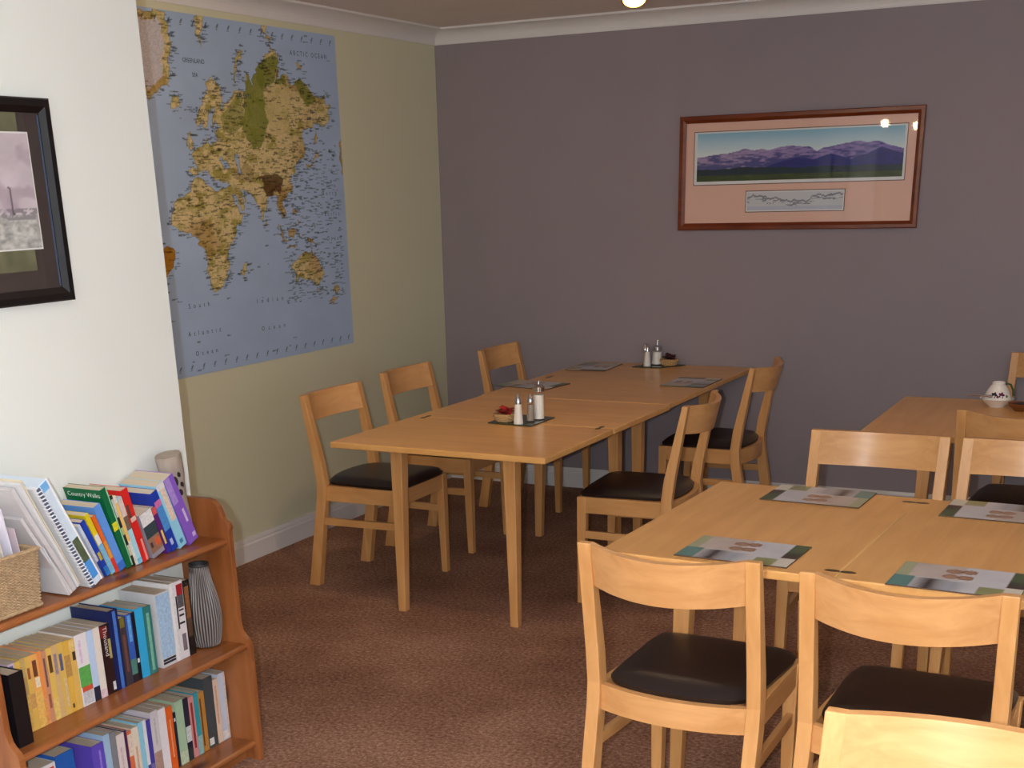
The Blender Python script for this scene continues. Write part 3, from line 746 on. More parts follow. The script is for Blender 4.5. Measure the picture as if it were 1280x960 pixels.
def sketch_picture():
    # hangs on the chimney-breast face x=BX, so local X -> world +y, local -Y -> world +x
    t = thing('framed_sketch', 'black-framed pale pencil drawing with dark mount on the white wall', 'picture', (BX+0.002, -5.02, 1.46), HP)
    Wd, Hh = 0.632, 0.5
    picture_frame(t, 0, Wd, 0, Hh, 0.036, M['black'])
    MB().box(0.03, Wd-.03, -.008, -.002, .03, Hh-.03).build('mount_board', mat('dark_brown_mount', (66, 56, 52), 0.8), t)
    MB().box(Wd-.0405, Wd-.037, -.0105, -.008, .04, Hh-.04).build('painted_reflection', mat('blue_reflection_paint', (74, 92, 122), 0.5), t)  # thin blue bar painted in as the reflection along the mount's edge
    nu, nv = 90, 110; u, v = np.meshgrid(np.linspace(0, 1, nu), np.linspace(0, 1, nv)); n = fract(nv, nu, 77, 5, 5); n2 = fract(nv, nu, 99, 30, 3)
    L = lambda *c: np.array(lin(c))
    c = L(214, 202, 210)*(0.75+.4*n[..., None])
    c = np.where((v < .30)[..., None], L(196, 196, 192)*(0.35+1.1*n2[..., None]), c)
    c = np.where(((np.abs(v-.3) < .05) & (n2 > .52))[..., None], L(150, 146, 150), c)
    pk = np.clip((fract(nv, nu, 55, 6, 3)-.5)*6, 0, 1)[..., None]*(v > .32)[..., None]*.45
    c = c*(1-pk)+L(150, 128, 146)*pk
    c = np.where(((np.abs(u-.83+.05*v) < .006) & (v > .3) & (v < .55))[..., None], L(96, 90, 96), c)
    pm = vcol('sketch_print', 0.6)
    g = fract(60, 60, 7, 8, 4)[..., None]
    grid_print('backing_print', (0.16, -.0086, .083), (Wd-.112-.16, 0, 0), (0, 0, .385), 60, 60, L(112, 112, 86)*(0.5+g), pm, t)
    MB().box(.11, Wd-.081, -.0094, -.0088, .135, .419).build('drawing_sheet', mat('drawing_paper', (226, 226, 224), .7), t)
    grid_print('pencil_drawing', (.114, -.0099, .139), (Wd-.085-.114, 0, 0), (0, 0, .276), nu, nv, c, pm, t)
    MB().box(.032, Wd-.032, -.0125, -.0118, .032, Hh-.032).build('glass_pane', M['pane'], t)
sketch_picture()

# ------------------------------------------------------------------ placemats
def mat_colors():
    nu, nv = 64, 44; u, v = np.meshgrid(np.linspace(0, 1, nu), np.linspace(0, 1, nv)); n = fract(nv, nu, 5, 5, 4)
    L = lambda *c: np.array(lin(c))
    c = L(206, 206, 212)*(0.9+.2*n[..., None])
    # u left-right, v towards the table middle (as the sitter sees it)
    c = np.where(((v > .42) & (u < .5))[..., None], L(200, 186, 178)*(.85+.3*n[..., None]), c)
    c = np.where(((u < .1) & (v > .3))[..., None], L(170, 176, 140), c)
    c = np.where(((u < .16) & (v < .42))[..., None], L(92, 140, 136), c)
    a = np.clip(1-np.abs(u-.3)/.16, 0, 1)[..., None]*((v < .40)[..., None])
    c = c*(1-a)+L(44, 34, 34)*a
    a = np.clip(1-np.abs(u-.48)/.12, 0, 1)[..., None]*((v < .38)[..., None])*.5
    c = c*(1-a)+L(86, 110, 140)*a
    for cu, cv in ((.42, .78), (.54, .8), (.42, .56), (.54, .56)):
        r = np.hypot((u-cu)*1.35, v-cv); c = np.where((r < .085)[..., None], L(176, 136, 112)*(.8+.4*n[..., None]), c); c = np.where(((r < .085) & (r > .065))[..., None], L(140, 96, 70), c)
    c = np.where(((u > .86) & (v > .62))[..., None], L(72, 92, 56), c)
    c = np.where(((u > .86) & (v > .36) & (v <= .62))[..., None], np.where((v < .48)[..., None], L(70, 44, 38), L(54, 58, 44)), c)
    c = np.where(((u > .86) & (v <= .36))[..., None], L(220, 214, 200), c)
    c = np.where(((u > .68) & (u <= .86) & (v < .3))[..., None], L(140, 142, 96)*(.8+.5*n[..., None]), c)
    return nu, nv, c
nu, nv, mc = mat_colors()
MATM = vcol('placemat_print', 0.28, 0.5)
CORK = mat('placemat_edge', (96, 74, 56), 0.7)
TT = 0.7505
def placemat(label, x, y, rz, first=[None]):
    if first[0] is None:
        t = thing('placemat', label, 'placemat', (x, y, TT), rz, 'patterned placemats')
        MB().box(-.16, .16, -.115, .115, 0, .0035, .001).build('board', CORK, t)
        grid_print('printed_face', (-.159, -.114, .0038), (.318, 0, 0), (0, .228, 0), nu, nv, mc, MATM, t)
        first[0] = t
    else: copy_thing(first[0], (x, y, TT), rz, label, 'patterned placemats')
placemat('placemat at the front left of the right foreground table', 2.987, -3.722, THB)
placemat('placemat at the far left of the right foreground table', 3.018, -2.985, math.pi+THB)
placemat('placemat at the far right of the right foreground table, partly cut by the frame', 3.578, -3.012, math.pi+THB)
placemat('placemat at the front right of the right foreground table, right of the seam', 3.572, -3.79, THB)
placemat('placemat at the mauve wall end of the long tables, map side', 1.085, -0.235, -HP+0.05)
placemat('placemat on the long tables behind the near shakers, map side', 1.045, -0.972, -0.14)
placemat('placemat on the right edge of the far long table, by the mauve wall chair', 1.802, -0.665, HP)

# ------------------------------------------------------------------ condiments
M['slate'] = mat('dark_green_glass_tray', (52, 66, 52), 0.15, 0.5)
M['wicker'] = mat('pale_wicker', (196, 160, 112), 0.7, 0.2, var=0.25, scale=90)
M['salt'] = mat('white_salt', (232, 230, 224), 0.5, var=0.03)
M['shaker_glass'] = pane_mat('clear_shaker_glass')
M['pepper'] = mat('ground_pepper', (150, 138, 126), 0.8, var=0.4, scale=300)
M['sachet_red'] = mat('red_sauce_sachet', (150, 26, 30), 0.35, 0.5, var=0.3, scale=60, rnd=0.5)
M['sachet_dark'] = mat('dark_brown_sauce_sachet', (66, 26, 26), 0.35, 0.5, var=0.3, scale=60, rnd=0.5)
def tray(label, pts):
    cx = sum(p[0] for p in pts)/4; cy = sum(p[1] for p in pts)/4
    t = MB().prism([(p[0]-cx, p[1]-cy, 0) for p in pts], (0, 0, .005), .0015).build('condiment_tray', M['slate']); t.location = (cx, cy, TT)
    tag(t, label, 'tray', 'dark glass condiment trays'); return t
tray('dark green glass tray under the shakers on the nearer long table', [(1.352, -2.085), (1.572, -2.105), (1.578, -1.87), (1.352, -1.84)])
tray('dark green glass tray under the shakers by the mauve wall', [(1.29, -.185), (1.46, -.185), (1.555, -.028), (1.33, -.02)])
TZ = TT+.0055
def sachet_basket(label, x, y, sm, slabel, grp, n=11):
    t = thing('sachet_basket', label, 'basket', (x, y, TZ), 0, 'little wicker sachet baskets')
    mb = MB(); mb.lathe([(0.0, 0), (.034, 0), (.036, .003), (.0, .003)], close=False)
    mb.build('base', M['wicker'], t)
    mb = MB(); N = 22
    for k in range(5):
        f = k/4; r = .036+.012*f
        mb.tube([((r+.0034*(1 if (i+k) % 2 else -1))*math.cos(2*math.pi*i/N) and ((r+.0034*(1 if (i+k) % 2 else -1))*math.cos(2*math.pi*i/N)), (r+.0034*(1 if (i+k) % 2 else -1))*math.sin(2*math.pi*i/N), .005+.0058*k) for i in range(N)], .0034, 6, cyc=True)
    mb.build('woven_side', M['wicker'], t, True)
    MB().tube([(.0495*math.cos(2*math.pi*i/24), .0495*math.sin(2*math.pi*i/24), .031+.001*(i % 2)) for i in range(24)], .0036, 8, cyc=True).build('rim', M['wicker'], t, True)
    r0 = random.Random(n)
    src = None
    for k in range(n):
        if src is None:
            b = bmesh.new(); gs = []
            for j in range(4):
                gs.append([[b.verts.new((-.022+.044*i/4, -.013+.026*j/3, s*.0035*(1-abs(-1+2*i/4)**3)*(1-abs(-1+2*j/3)**3)+s*.0003)) for i in range(5)] for s in (1, -1)])
            for s in (0, 1):
                for j in range(3):
                    for i in range(4):
                        q = [gs[j][s][i], gs[j][s][i+1], gs[j+1][s][i+1], gs[j+1][s][i]]
                        b.faces.new(q if s == 0 else q[::-1])
            mb = MB(); mb._merge(b, 0); o = mb.build('sauce_sachet', sm, None, True); src = o
        else:
            o = src.copy(); COL.objects.link(o)
        a = k*2.4; rr = .036*math.sqrt((k % 6)/6)
        o.location = (x+rr*math.cos(a), y+rr*math.sin(a), TZ+.038+.0052*(k//4)+.004*(1-(k % 6)/6))
        o.rotation_euler = (r0.uniform(-.5, .5), r0.uniform(-.5, .5), r0.uniform(0, 6.28))
        tag(o, slabel, 'sachet', grp)
sachet_basket('little wicker basket of red sachets on the nearer long table tray', 1.412, -2.035, M['sachet_red'], 'red sauce sachet heaped in the wicker basket on the nearer long table', 'red sachets in the near basket', 13)
sachet_basket('little wicker basket of dark sachets on the tray by the mauve wall', 1.475, -.085, M['sachet_dark'], 'dark red sauce sachet in the wicker basket by the mauve wall', 'dark sachets in the wall basket', 13)
def shaker(name, label, cat, x, y, h, r0, r1, fill, cap, body_h, glass=True, spout=False):
    t = thing(name, label, cat, (x, y, TZ), 0, 'table shakers')
    MB().lathe([(0, 0), (r0, 0), (r0, .004), (r1, body_h), (0, body_h)], close=False).build('body', fill if not glass else M['shaker_glass'], t, False)
    if glass:
        f = .86
        MB().lathe([(0, .004), (r0*.88, .004), (r0*.88+(r1-r0)*f*.88, body_h*f), (0, body_h*f)], close=False).build('contents', fill, t)
    hc = h-body_h
    if spout:
        MB().lathe([(0, body_h-.002), (r1*1.06, body_h-.002), (r1*1.06, body_h+.016), (r1*.7, body_h+.024), (.006, body_h+.027), (.0045, h-.004), (.003, h), (0, h)], close=False).build('spout_cap', cap, t, True)
    else:
        MB().lathe([(0, body_h-.002), (r1*1.08, body_h-.002), (r1*1.08, body_h+.006), (r1*.8, body_h+hc*.5), (r1*.45, body_h+hc*.9), (0, h)], close=False).build('cap', cap, t, True)
shaker('salt_shaker', 'white conical salt shaker beside the red sachet basket', 'shaker', 1.497, -2.075, .128, .021, .014, M['salt'], M['chrome'], .086, False)
shaker('pepper_shaker', 'clear glass pepper shaker in front of the near sugar pourer', 'shaker', 1.522, -2.005, .118, .019, .014, M['pepper'], M['chrome'], .085)
shaker('sugar_pourer', 'tall glass sugar pourer with chrome spout on the nearer long table', 'sugar pourer', 1.535, -1.945, .168, .026, .025, M['salt'], M['chrome'], .125, True, True)
shaker('salt_shaker', 'white conical salt shaker on the tray by the mauve wall', 'shaker', 1.366, -.142, .118, .020, .013, M['salt'], M['chrome'], .078, False)
shaker('pepper_shaker', 'glass pepper shaker leftmost on the tray by the mauve wall', 'shaker', 1.335, -.095, .118, .019, .013, M['pepper'], M['chrome'], .08)
shaker('sugar_pourer', 'squat glass sugar pourer with chrome spout by the mauve wall', 'sugar pourer', 1.400, -.075, .135, .034, .026, M['salt'], M['chrome'], .082, True, True)

# sugar pot on the corner table: saucer-like bowl with a flowered domed lid
M['china'] = mat('white_china', (236, 230, 224), 0.12, 0.6, var=0.01, coat=0.3)
t = thing('sugar_pot', 'white china pot with purple flowers on the far right table', 'pot', (3.32, -.985, TT))
MB().lathe([(0, 0), (.034, 0), (.036, .004), (.055, .018), (.072, .036), (.069, .037), (.05, .022), (0, .01)], n=36, close=False).build('dish', M['china'], t, True)
MB().lathe([(.056, .03), (.060, .034), (.055, .05), (.045, .072), (.034, .09), (.027, .097), (.028, .106), (.024, .108), (.02, .1), (0, .098)], n=36, close=False).build('jug_body', M['china'], t, True)
pur = mat('purple_flower_glaze', (110, 40, 84), 0.2); dk = mat('dark_flower_glaze', (52, 44, 54), 0.2); grn = mat('green_leaf_glaze', (64, 86, 56), 0.2)
for a, z, r, m_ in ((-1.15, .056, .012, pur), (-1.75, .056, .012, dk), (-1.45, .049, .006, pur), (-2.1, .05, .007, dk), (-.7, .05, .006, grn)):
    rad = .0605-(z-.034)*.45
    c = Vector((rad*math.cos(a), rad*math.sin(a), z)); u = Vector((-math.sin(a), math.cos(a), 0)); w = Vector((-.4*math.cos(a), -.4*math.sin(a), 1)).normalized(); nn = u.cross(w).normalized()
    mb = MB(); mb.prism([c-nn*.002+(u*math.cos(q)+w*math.sin(q))*r*(1+.25*math.cos(5*q)) for q in [i*2*math.pi/20 for i in range(20)]], nn*.0035); mb.build('flower', m_, t)
MB().tube([(.03, .012, .1), (.048, .016, .095), (.06, .02, .07), (.064, .02, .045)], .0045).build('handle', grn, t, True)
MB().tube([(-.04, -.03, .044), (-.06, -.03, .048), (-.068, -.035, .04)], .003).build('rim_handle', M['china'], t, True)
o = MB().tube([(-.07, 0, 0), (-.03, 0, .006), (0.04, 0, .01)], [.004, .0035, .006], 8).build('teaspoon', M['chrome'], None, True); o.location = (3.265, -1.035, TT+.045); o.rotation_euler = (0, 0.12, -.15)
tag(o, 'metal teaspoon handle resting across the rim of the white china pot', 'spoon')
t = thing('wooden_bowl', 'small brown wooden bowl right of the white china pot', 'bowl', (3.425, -1.075, TT))
MB().lathe([(0, 0), (.02, 0), (.028, .008), (.046, .024), (.05, .034), (.046, .033), (.03, .014), (0, .008)], n=28, close=False).build('bowl_body', mat('brown_turned_wood', (120, 70, 34), .45), t, True)
MB().lathe([(0, .03), (.02, .034), (.036, .028), (.02, .02)], n=20, close=False).build('contents', mat('dark_sachet_pile', (48, 34, 34), .5, var=.5, scale=80), t, True)

# ------------------------------------------------------------------ bookcase
YL, YR = -5.04, -4.066     # outer faces of the two ends
def bookcase():
    t = thing('bookcase', 'low orange pine bookcase with scalloped ends against the white wall', 'bookcase', (1.29, YL, 0))
    ox, oy = 1.29, YL
    def arc(cx, cz, r, a0, a1, n=6): return [(cx+r*math.cos(a0+(a1-a0)*i/n), cz+r*math.sin(a0+(a1-a0)*i/n)) for i in range(n+1)]
    prof = [(0, 0), (.236, 0), (.236, .375)]
    prof += [(.235, .395), (.228, .412), (.214, .424), (.205, .436), (.201, .452), (.199, .47)]
    prof += [(.199, .755), (.203, .768), (.198, .782), (.186, .79), (.178, .800), (.174, .815), (.165, .834), (.148, .848), (.128, .853), (0, .853)]
    for y0 in (0, YR-.02-oy):
        MB().prism([(x, y0, z) for x, z in prof], (0, .02, 0), .002).build('end_panel', M['pine_up'], t)
    for z, d in ((.065, .222), (.398, .226), (.733, .188)):
        mb = MB(); th = .02
        pts = [(.004, 0, z-th), (d-.008, 0, z-th), (d-.002, 0, z-th+.004), (d, 0, z-.01), (d-.002, 0, z-.004), (d-.008, 0, z), (.004, 0, z)]
        mb.prism([(x, .0195, zz) for x, _, zz in pts], (0, YR-YL-.039, 0)); mb.build('shelf', M['pine'], t)
    MB().box(.16, .178, .0195, YR-YL-.0195, .0, .045).build('plinth', M['pine'], t)
bookcase()

PAGES = mat('book_pages', (206, 192, 170), .85, .1, var=.12, scale=8, stretch=(1, 60, 1))
SP = {}
def cover_mat(c, gloss=.4):
    k = tuple(c)
    if k not in SP: SP[k] = mat('book_cover_%d_%d_%d' % k, c, gloss, .4, var=.07, scale=60)
    return SP[k]
XS = 1.42
def panel_mat(c):
    k = ('p',)+tuple(c)
    if k not in SP: SP[k] = mat('spine_print_%d_%d_%d' % tuple(c), c, .4, .4, var=.4, scale=110)
    return SP[k]
def book(label, y0, t, z0, h, c, lean=0.0, bands=(), depth=.132, xs=XS, group=None, hard=False, txt=None, dy=0):
    """Book standing on z0; y0 is its lower left corner, lean tips its top towards -y."""
    o = thing('book', label, 'book', (xs, y0, z0+.0004), 0, group, math.radians(lean))
    e = .003 if hard else .0005; b = .0022 if hard else .0012
    mb = MB()
    mb.box(-depth, 0, 0, b, 0, h); mb.box(-depth, 0, t-b, t, 0, h); mb.box(-.003, 0, b, t-b, 0, h)
    # softly rounded spine
    cv = mb.build('cover', cover_mat(c), o)
    MB().box(-depth+.001, -.0032, b+.0001, t-b-.0001, e, h-e-.0003).build('pages', PAGES, o)
    for i, bd in enumerate(bands):
        f0, f1, bc = bd[:3]
        u0, u1 = (bd[3], bd[4]) if len(bd) > 3 else (.0, 1.0)
        MB().box(-.0006, .0005+.00006*i, t*u0+.0001, t*u1-.0001, h*f0, h*f1).build('spine_panel', panel_mat(bc), cv)
    if txt:
        s, size, tc, f = txt
        text('spine_lettering', s, size, Matrix(((0, 0, 1, .0009), (0, 1, 0, t/2-size*.32), (-1, 0, 0, h*f), (0, 0, 0, 1))), cover_mat(tc), cv)['kind'] = 'stuff'
    return o

# --- top shelf (leaning towards the basket)
Z1 = .7335
G1 = 'books on the top shelf'
book('slim blue child\'s book leaning right against the spiral notebook', -4.556, .010, Z1, .176, (204, 214, 232), 24, [(.0, .3, (34, 60, 150)), (.3, .75, (196, 200, 214))], group=G1)
book('small royal blue book with yellow emblem, next to the spiral notebook', -4.544, .016, Z1, .182, (30, 66, 176), 23, [(.28, .42, (206, 180, 60), .2, .8), (.0, .16, (48, 120, 200))], group=G1)
book('paperback with yellow top fading to sky blue, top shelf', -4.526, .016, Z1, .196, (222, 200, 40), 21.5, [(.0, .5, (120, 184, 226)), (.5, .66, (236, 234, 220))], group=G1)
book('thin orange and red spined book, top shelf', -4.508, .013, Z1, .184, (226, 106, 40), 20, [(.0, .25, (214, 60, 44)), (.25, .55, (236, 150, 60))], group=G1)
book('cornflower blue paperback beside the tall green book', -4.493, .027, Z1, .208, (96, 150, 228), 19, [(.0, .12, (60, 110, 200))], group=G1)
gb = book('tall dark green book with white lettering on its cover', -4.462, .024, Z1, .246, (16, 104, 62), 15.5, [(.48, .58, (222, 214, 40)), (.0, 1.0, (150, 206, 170), .82, 1.0)], group=G1, depth=.136)
text('cover_lettering', 'Country Walks', .019, Matrix(((1, 0, 0, -.066), (0, 0, -1, -.0006), (0, 1, 0, .223), (0, 0, 0, 1))), cover_mat((226, 236, 226)), gb.children[0])['kind'] = 'stuff'
book('very thin black and white striped booklet right of the tall green book', -4.436, .009, Z1, .222, (44, 46, 44), 15.2, [(.15, .3, (200, 200, 180)), (.45, .55, (180, 190, 120)), (.7, .95, (190, 196, 190))], group=G1)
book('thin orange and white booklet beside the red book', -4.426, .010, Z1, .218, (236, 190, 110), 15, [(.0, .35, (214, 216, 212)), (.9, 1, (230, 226, 214))], group=G1)
book('pale blue booklet with a cartoon picture panel, left of the red book', -4.415, .018, Z1, .208, (168, 214, 232), 14.6, [(.52, .72, (120, 96, 80)), (.72, .98, (216, 196, 188)), (.0, .08, (120, 190, 220))], group=G1)
book('bright red tall book on the top shelf', -4.394, .026, Z1, .226, (214, 40, 36), 14, [(.0, .3, (238, 150, 140), .55, .85), (.56, .62, (230, 190, 180), .1, .9), (.62, .8, (96, 70, 60), .0, .4)], group=G1, depth=.136)
book('chunky white-topped picture annual with a dark coloured print on its spine', -4.350, .052, Z1, .140, (150, 146, 160), 16.5, [(.72, 1., (222, 220, 224)), (.44, .72, (54, 70, 76)), (.1, .44, (150, 110, 90)), (.2, .36, (206, 96, 60), .5, .95), (.22, .34, (70, 60, 60), .1, .3)], group=G1)
book('small purple and magenta book tucked beside the picture annual', -4.2905, .018, Z1, .150, (92, 34, 110), 18, [(.86, 1, (222, 90, 90)), (.2, .5, (226, 206, 110), .3, .7), (.0, .2, (60, 50, 160))], group=G1)
book('deep blue paperback leaning on the pale blue one, top shelf', -4.2675, .028, Z1, .196, (30, 60, 168), 19, [(.35, .75, (76, 140, 206)), (.75, .85, (206, 110, 170)), (.1, .2, (180, 190, 230), .2, .6)], group=G1, depth=.136)
book('light sky blue paperback left of the purple book', -4.2335, .034, Z1, .214, (146, 206, 232), 20, [(.42, .92, (236, 200, 180), .3, .9), (.92, 1., (230, 226, 224)), (.06, .12, (70, 130, 180), .3, .7)], group=G1, depth=.14)
book('thick lilac purple book at the right end of the top shelf', -4.1885, .0445, Z1, .226, (134, 92, 196), 21.5, [(.3, .5, (206, 190, 236), .55, .75), (.06, .12, (200, 180, 236), .6, .9), (.62, 1.0, (168, 140, 214), .0, .55)], group=G1, depth=.14)

# spiral notebook
t = thing('spiral_notebook', 'white and blue spiral-bound notebook leaning on the top shelf', 'notebook', (1.466, -4.650, Z1), 0, None, math.radians(25.6))
MB().box(-.16, 0, .012, .044, 0, .335, .002).build('cover_block', cover_mat((206, 222, 238)), t)
MB().box(-.0006, .0008, .014, .043, .02, .085).build('cover_photo', cover_mat((76, 150, 226)), t)
MB().box(-.0006, .0012, .016, .040, .075, .15).build('cover_photo', mat('landscape_photo', (84, 96, 70), .5, var=.7, scale=40), t)
MB().box(-.0006, .0008, .014, .043, .31, .333).build('cover_band', cover_mat((120, 180, 232)), t)
MB().box(-.0006, .0016, .039, .0445, 0, .335).build('white_edge', cover_mat((240, 242, 246)), t)
MB().box(-.15, -.002, .0, .0118, .002, .33).build('pages', mat('ruled_paper', (224, 226, 232), .8), t)
wm = mat('white_wire', (226, 228, 234), .3, .5)
mb = MB()
for k in range(30):
    z = .012+k*.0107
    mb.tube([(-.004+.010*math.cos(a), .006+.010*math.sin(a), z+.0018*a/6.28) for a in [i*2*math.pi/10 for i in range(11)]], .0017, 5)
mb.build('wire_coil', wm, t, True)
MB().box(-.003, .0004, .0, .0116, .002, .33).build('binding_strip', cover_mat((92, 100, 124)), t)

# loose-leaf magazines leaning behind the basket
def curved_sheet(w, h, th, bow, m, parent, dy, n=12, cut=0.0, name='sheet'):
    b = bmesh.new(); A = []; B = []
    for i in range(n+1):
        f = i/n; yy = dy-bow*math.sin(math.pi*f*.5)**2; z = h*f
        A.append([b.verts.new((-w, yy, z)), b.verts.new((0-cut*f, yy, z))]); B.append([b.verts.new((-w, yy+th, z)), b.verts.new((0-cut*f, yy+th, z))])
    for i in range(n):
        b.faces.new([A[i][0], A[i][1], A[i+1][1], A[i+1][0]]); b.faces.new([B[i][1], B[i][0], B[i+1][0], B[i+1][1]])
        b.faces.new([A[i][1], B[i][1], B[i+1][1], A[i+1][1]]); b.faces.new([B[i][0], A[i][0], A[i+1][0], B[i+1][0]])
    b.faces.new([A[-1][0], A[-1][1], B[-1][1], B[-1][0]]); b.faces.new([A[0][1], A[0][0], B[0][0], B[0][1]])
    mb = MB(); mb._merge(b, 0); return mb.build(name, m, parent, True)
t = thing('document_folder', 'clear folder of loose grey-white sheets leaning behind the wicker basket', 'folder', (1.462, -4.738, Z1+.002), 0, None, math.radians(21.5))
pm = mat('glossy_grey_sheet', (196, 192, 194), .3, .5, var=.1, scale=12, stretch=(1, 1, 3)); pm2 = mat('cream_sheet', (222, 212, 188), .5, var=.05); pm3 = mat('clear_plastic_sleeve', (214, 216, 220), .15, .6, var=.05)
curved_sheet(.165, .335, .003, .012, pm2, t, .050, name='cream_sheet', cut=.01)
curved_sheet(.165, .330, .008, .012, pm3, t, .040, name='plastic_sleeve', cut=.012)
curved_sheet(.160, .322, .014, .012, pm, t, .022, name='paper_wad', cut=.03)
curved_sheet(.150, .24, .010, .010, pm, t, .010, name='paper_wad', cut=.035)
curved_sheet(.145, .15, .003, -.004, pm3, t, .005, name='paper_sheet', cut=.015)

# wicker basket with papers
def basket():
    t = thing('wicker_basket', 'rectangular tan wicker basket full of papers on the top shelf', 'basket', (1.385, -4.909, Z1))
    wk = bpy.data.materials.new('tan_woven_wicker'); wk.use_nodes = True; nt = wk.node_tree; b = nt.nodes['Principled BSDF']; L = nt.links
    tc = nt.nodes.new('ShaderNodeTexCoord'); n = nt.nodes.new('ShaderNodeTexNoise'); n.inputs['Scale'].default_value = 90; L.new(tc.outputs['Object'], n.inputs['Vector'])
    r = nt.nodes.new('ShaderNodeValToRGB'); r.color_ramp.elements[0].color = lin((140, 112, 78))+(1,); r.color_ramp.elements[1].color = lin((204, 178, 142))+(1,); L.new(n.outputs['Fac'], r.inputs[0]); L.new(r.outputs[0], b.inputs['Base Color']); b.inputs['Roughness'].default_value = .75
    hx0, hy0, hx1, hy1, H = .068, .083, .075, .092, .152
    def ring(f, off):
        hx = hx0+(hx1-hx0)*f+off; hy = hy0+(hy1-hy0)*f+off; P = []
        for a, c, n_ in (((-hx, -hy), (hx, -hy), 12), ((hx, -hy), (hx, hy), 15), ((hx, hy), (-hx, hy), 12), ((-hx, hy), (-hx, -hy), 15)):
            for i in range(n_): P.append((a[0]+(c[0]-a[0])*i/n_, a[1]+(c[1]-a[1])*i/n_))
        return P
    mb = MB(); K = 36
    for k in range(K):
        P = ring(k/(K-1), 0); pts = []
        for i, (x, y) in enumerate(P):
            s = .0016*(1 if (i+k) % 2 else -1); l = math.hypot(x, y); pts.append((x+s*x/l, y+s*y/l, .006+k*(H-.012)/(K-1)))
        mb.tube(pts, .0024, 5, cyc=True)
    o = mb.build('woven_side', wk, t, True); o['kind'] = 'stuff'
    MB().box(-.066, .066, -.081, .081, .001, .006).build('base', wk, t)
    for nm, z, f, rr in (('rim', H, 1, .006), ('foot_braid', .006, 0, .005)):
        P = ring(f, .002); MB().tube([(x, y, z+.0015*(i % 2)) for i, (x, y) in enumerate(P)], rr, 7, cyc=True).build(nm, wk, t, True)
basket()
def leaflet(label, x, y, w, th, h, lean, c, yaw=0):
    o = MB().box(-w, 0, 0, th, 0, h, .0004).build('leaflet', mat('leaflet_paper', c, .6, var=.05, scale=20)); o.location = (x, y, Z1+.008); o.rotation_euler = (math.radians(lean), 0, yaw)
    tag(o, label, 'leaflet', 'leaflets in the wicker basket')
leaflet('tall lilac-white leaflet standing in the wicker basket', 1.437, -4.862, .10, .006, .262, 7, (220, 218, 234))
leaflet('cream card left of the tall leaflet in the wicker basket', 1.442, -4.892, .10, .004, .215, 8, (214, 206, 196))
leaflet('thin pink-edged card at the right end of the wicker basket', 1.437, -4.838, .10, .003, .205, 6, (206, 190, 198))
leaflet('pale grey card at the far left of the wicker basket', 1.442, -4.922, .10, .005, .19, 8, (196, 204, 204))
leaflet('white booklet behind the cream card in the wicker basket', 1.400, -4.900, .07, .006, .225, 8, (226, 226, 226))

# carved driftwood piece and ribbed vase
def driftwood():
    b = bmesh.new(); rings = []; N = 20; r0 = random.Random(3)
    for k in range(15):
        f = k/14; z = .262*f; r = .0235+.018*f**.8+.002*math.sin(f*9)
        rings.append([b.verts.new((r*.85*math.cos(2*math.pi*i/N)*(1+.06*math.sin(3*i+k)), r*math.sin(2*math.pi*i/N)*(1+.05*math.cos(2*i+.7*k)), z)) for i in range(N)])
    for a, c in zip(rings, rings[1:]):
        for i in range(N): b.faces.new([a[i], a[(i+1) % N], c[(i+1) % N], c[i]])
    b.faces.new(rings[0][::-1]); b.faces.new(rings[-1])
    t = thing('driftwood_carving', 'grey weathered driftwood column with dark holes, behind the purple book', 'ornament', (1.345, -4.1145, Z1+.004), 0, None, math.radians(9))
    mb = MB(); mb._merge(b, 0); mb.build('column', mat('weathered_grey_wood', (168, 156, 144), .85, .15, var=.25, scale=30, bump=.5, bscale=60, stretch=(1, 1, .3)), t, True)
    hm = mat('dark_hole', (44, 38, 36), .9)
    for a, z, r in ((-.62, .188, .0125), (-.2, .205, .006), (-.05, .172, .006), (-.3, .15, .0075)):
        rad = .0235+.018*(z/.262)**.8+.0015
        c = Vector((rad*.85*math.cos(a), rad*math.sin(a), z)); u = Vector((-math.sin(a), math.cos(a), 0)); w = Vector((0, 0, 1)); nn = Vector((math.cos(a), math.sin(a), 0))
        mb = MB(); mb.prism([c-nn*.004+u*math.cos(q)*r*.7+w*math.sin(q)*r*1.3 for q in [i*2*math.pi/12 for i in range(12)]], nn*.0075); mb.build('hole', hm, t)
driftwood()
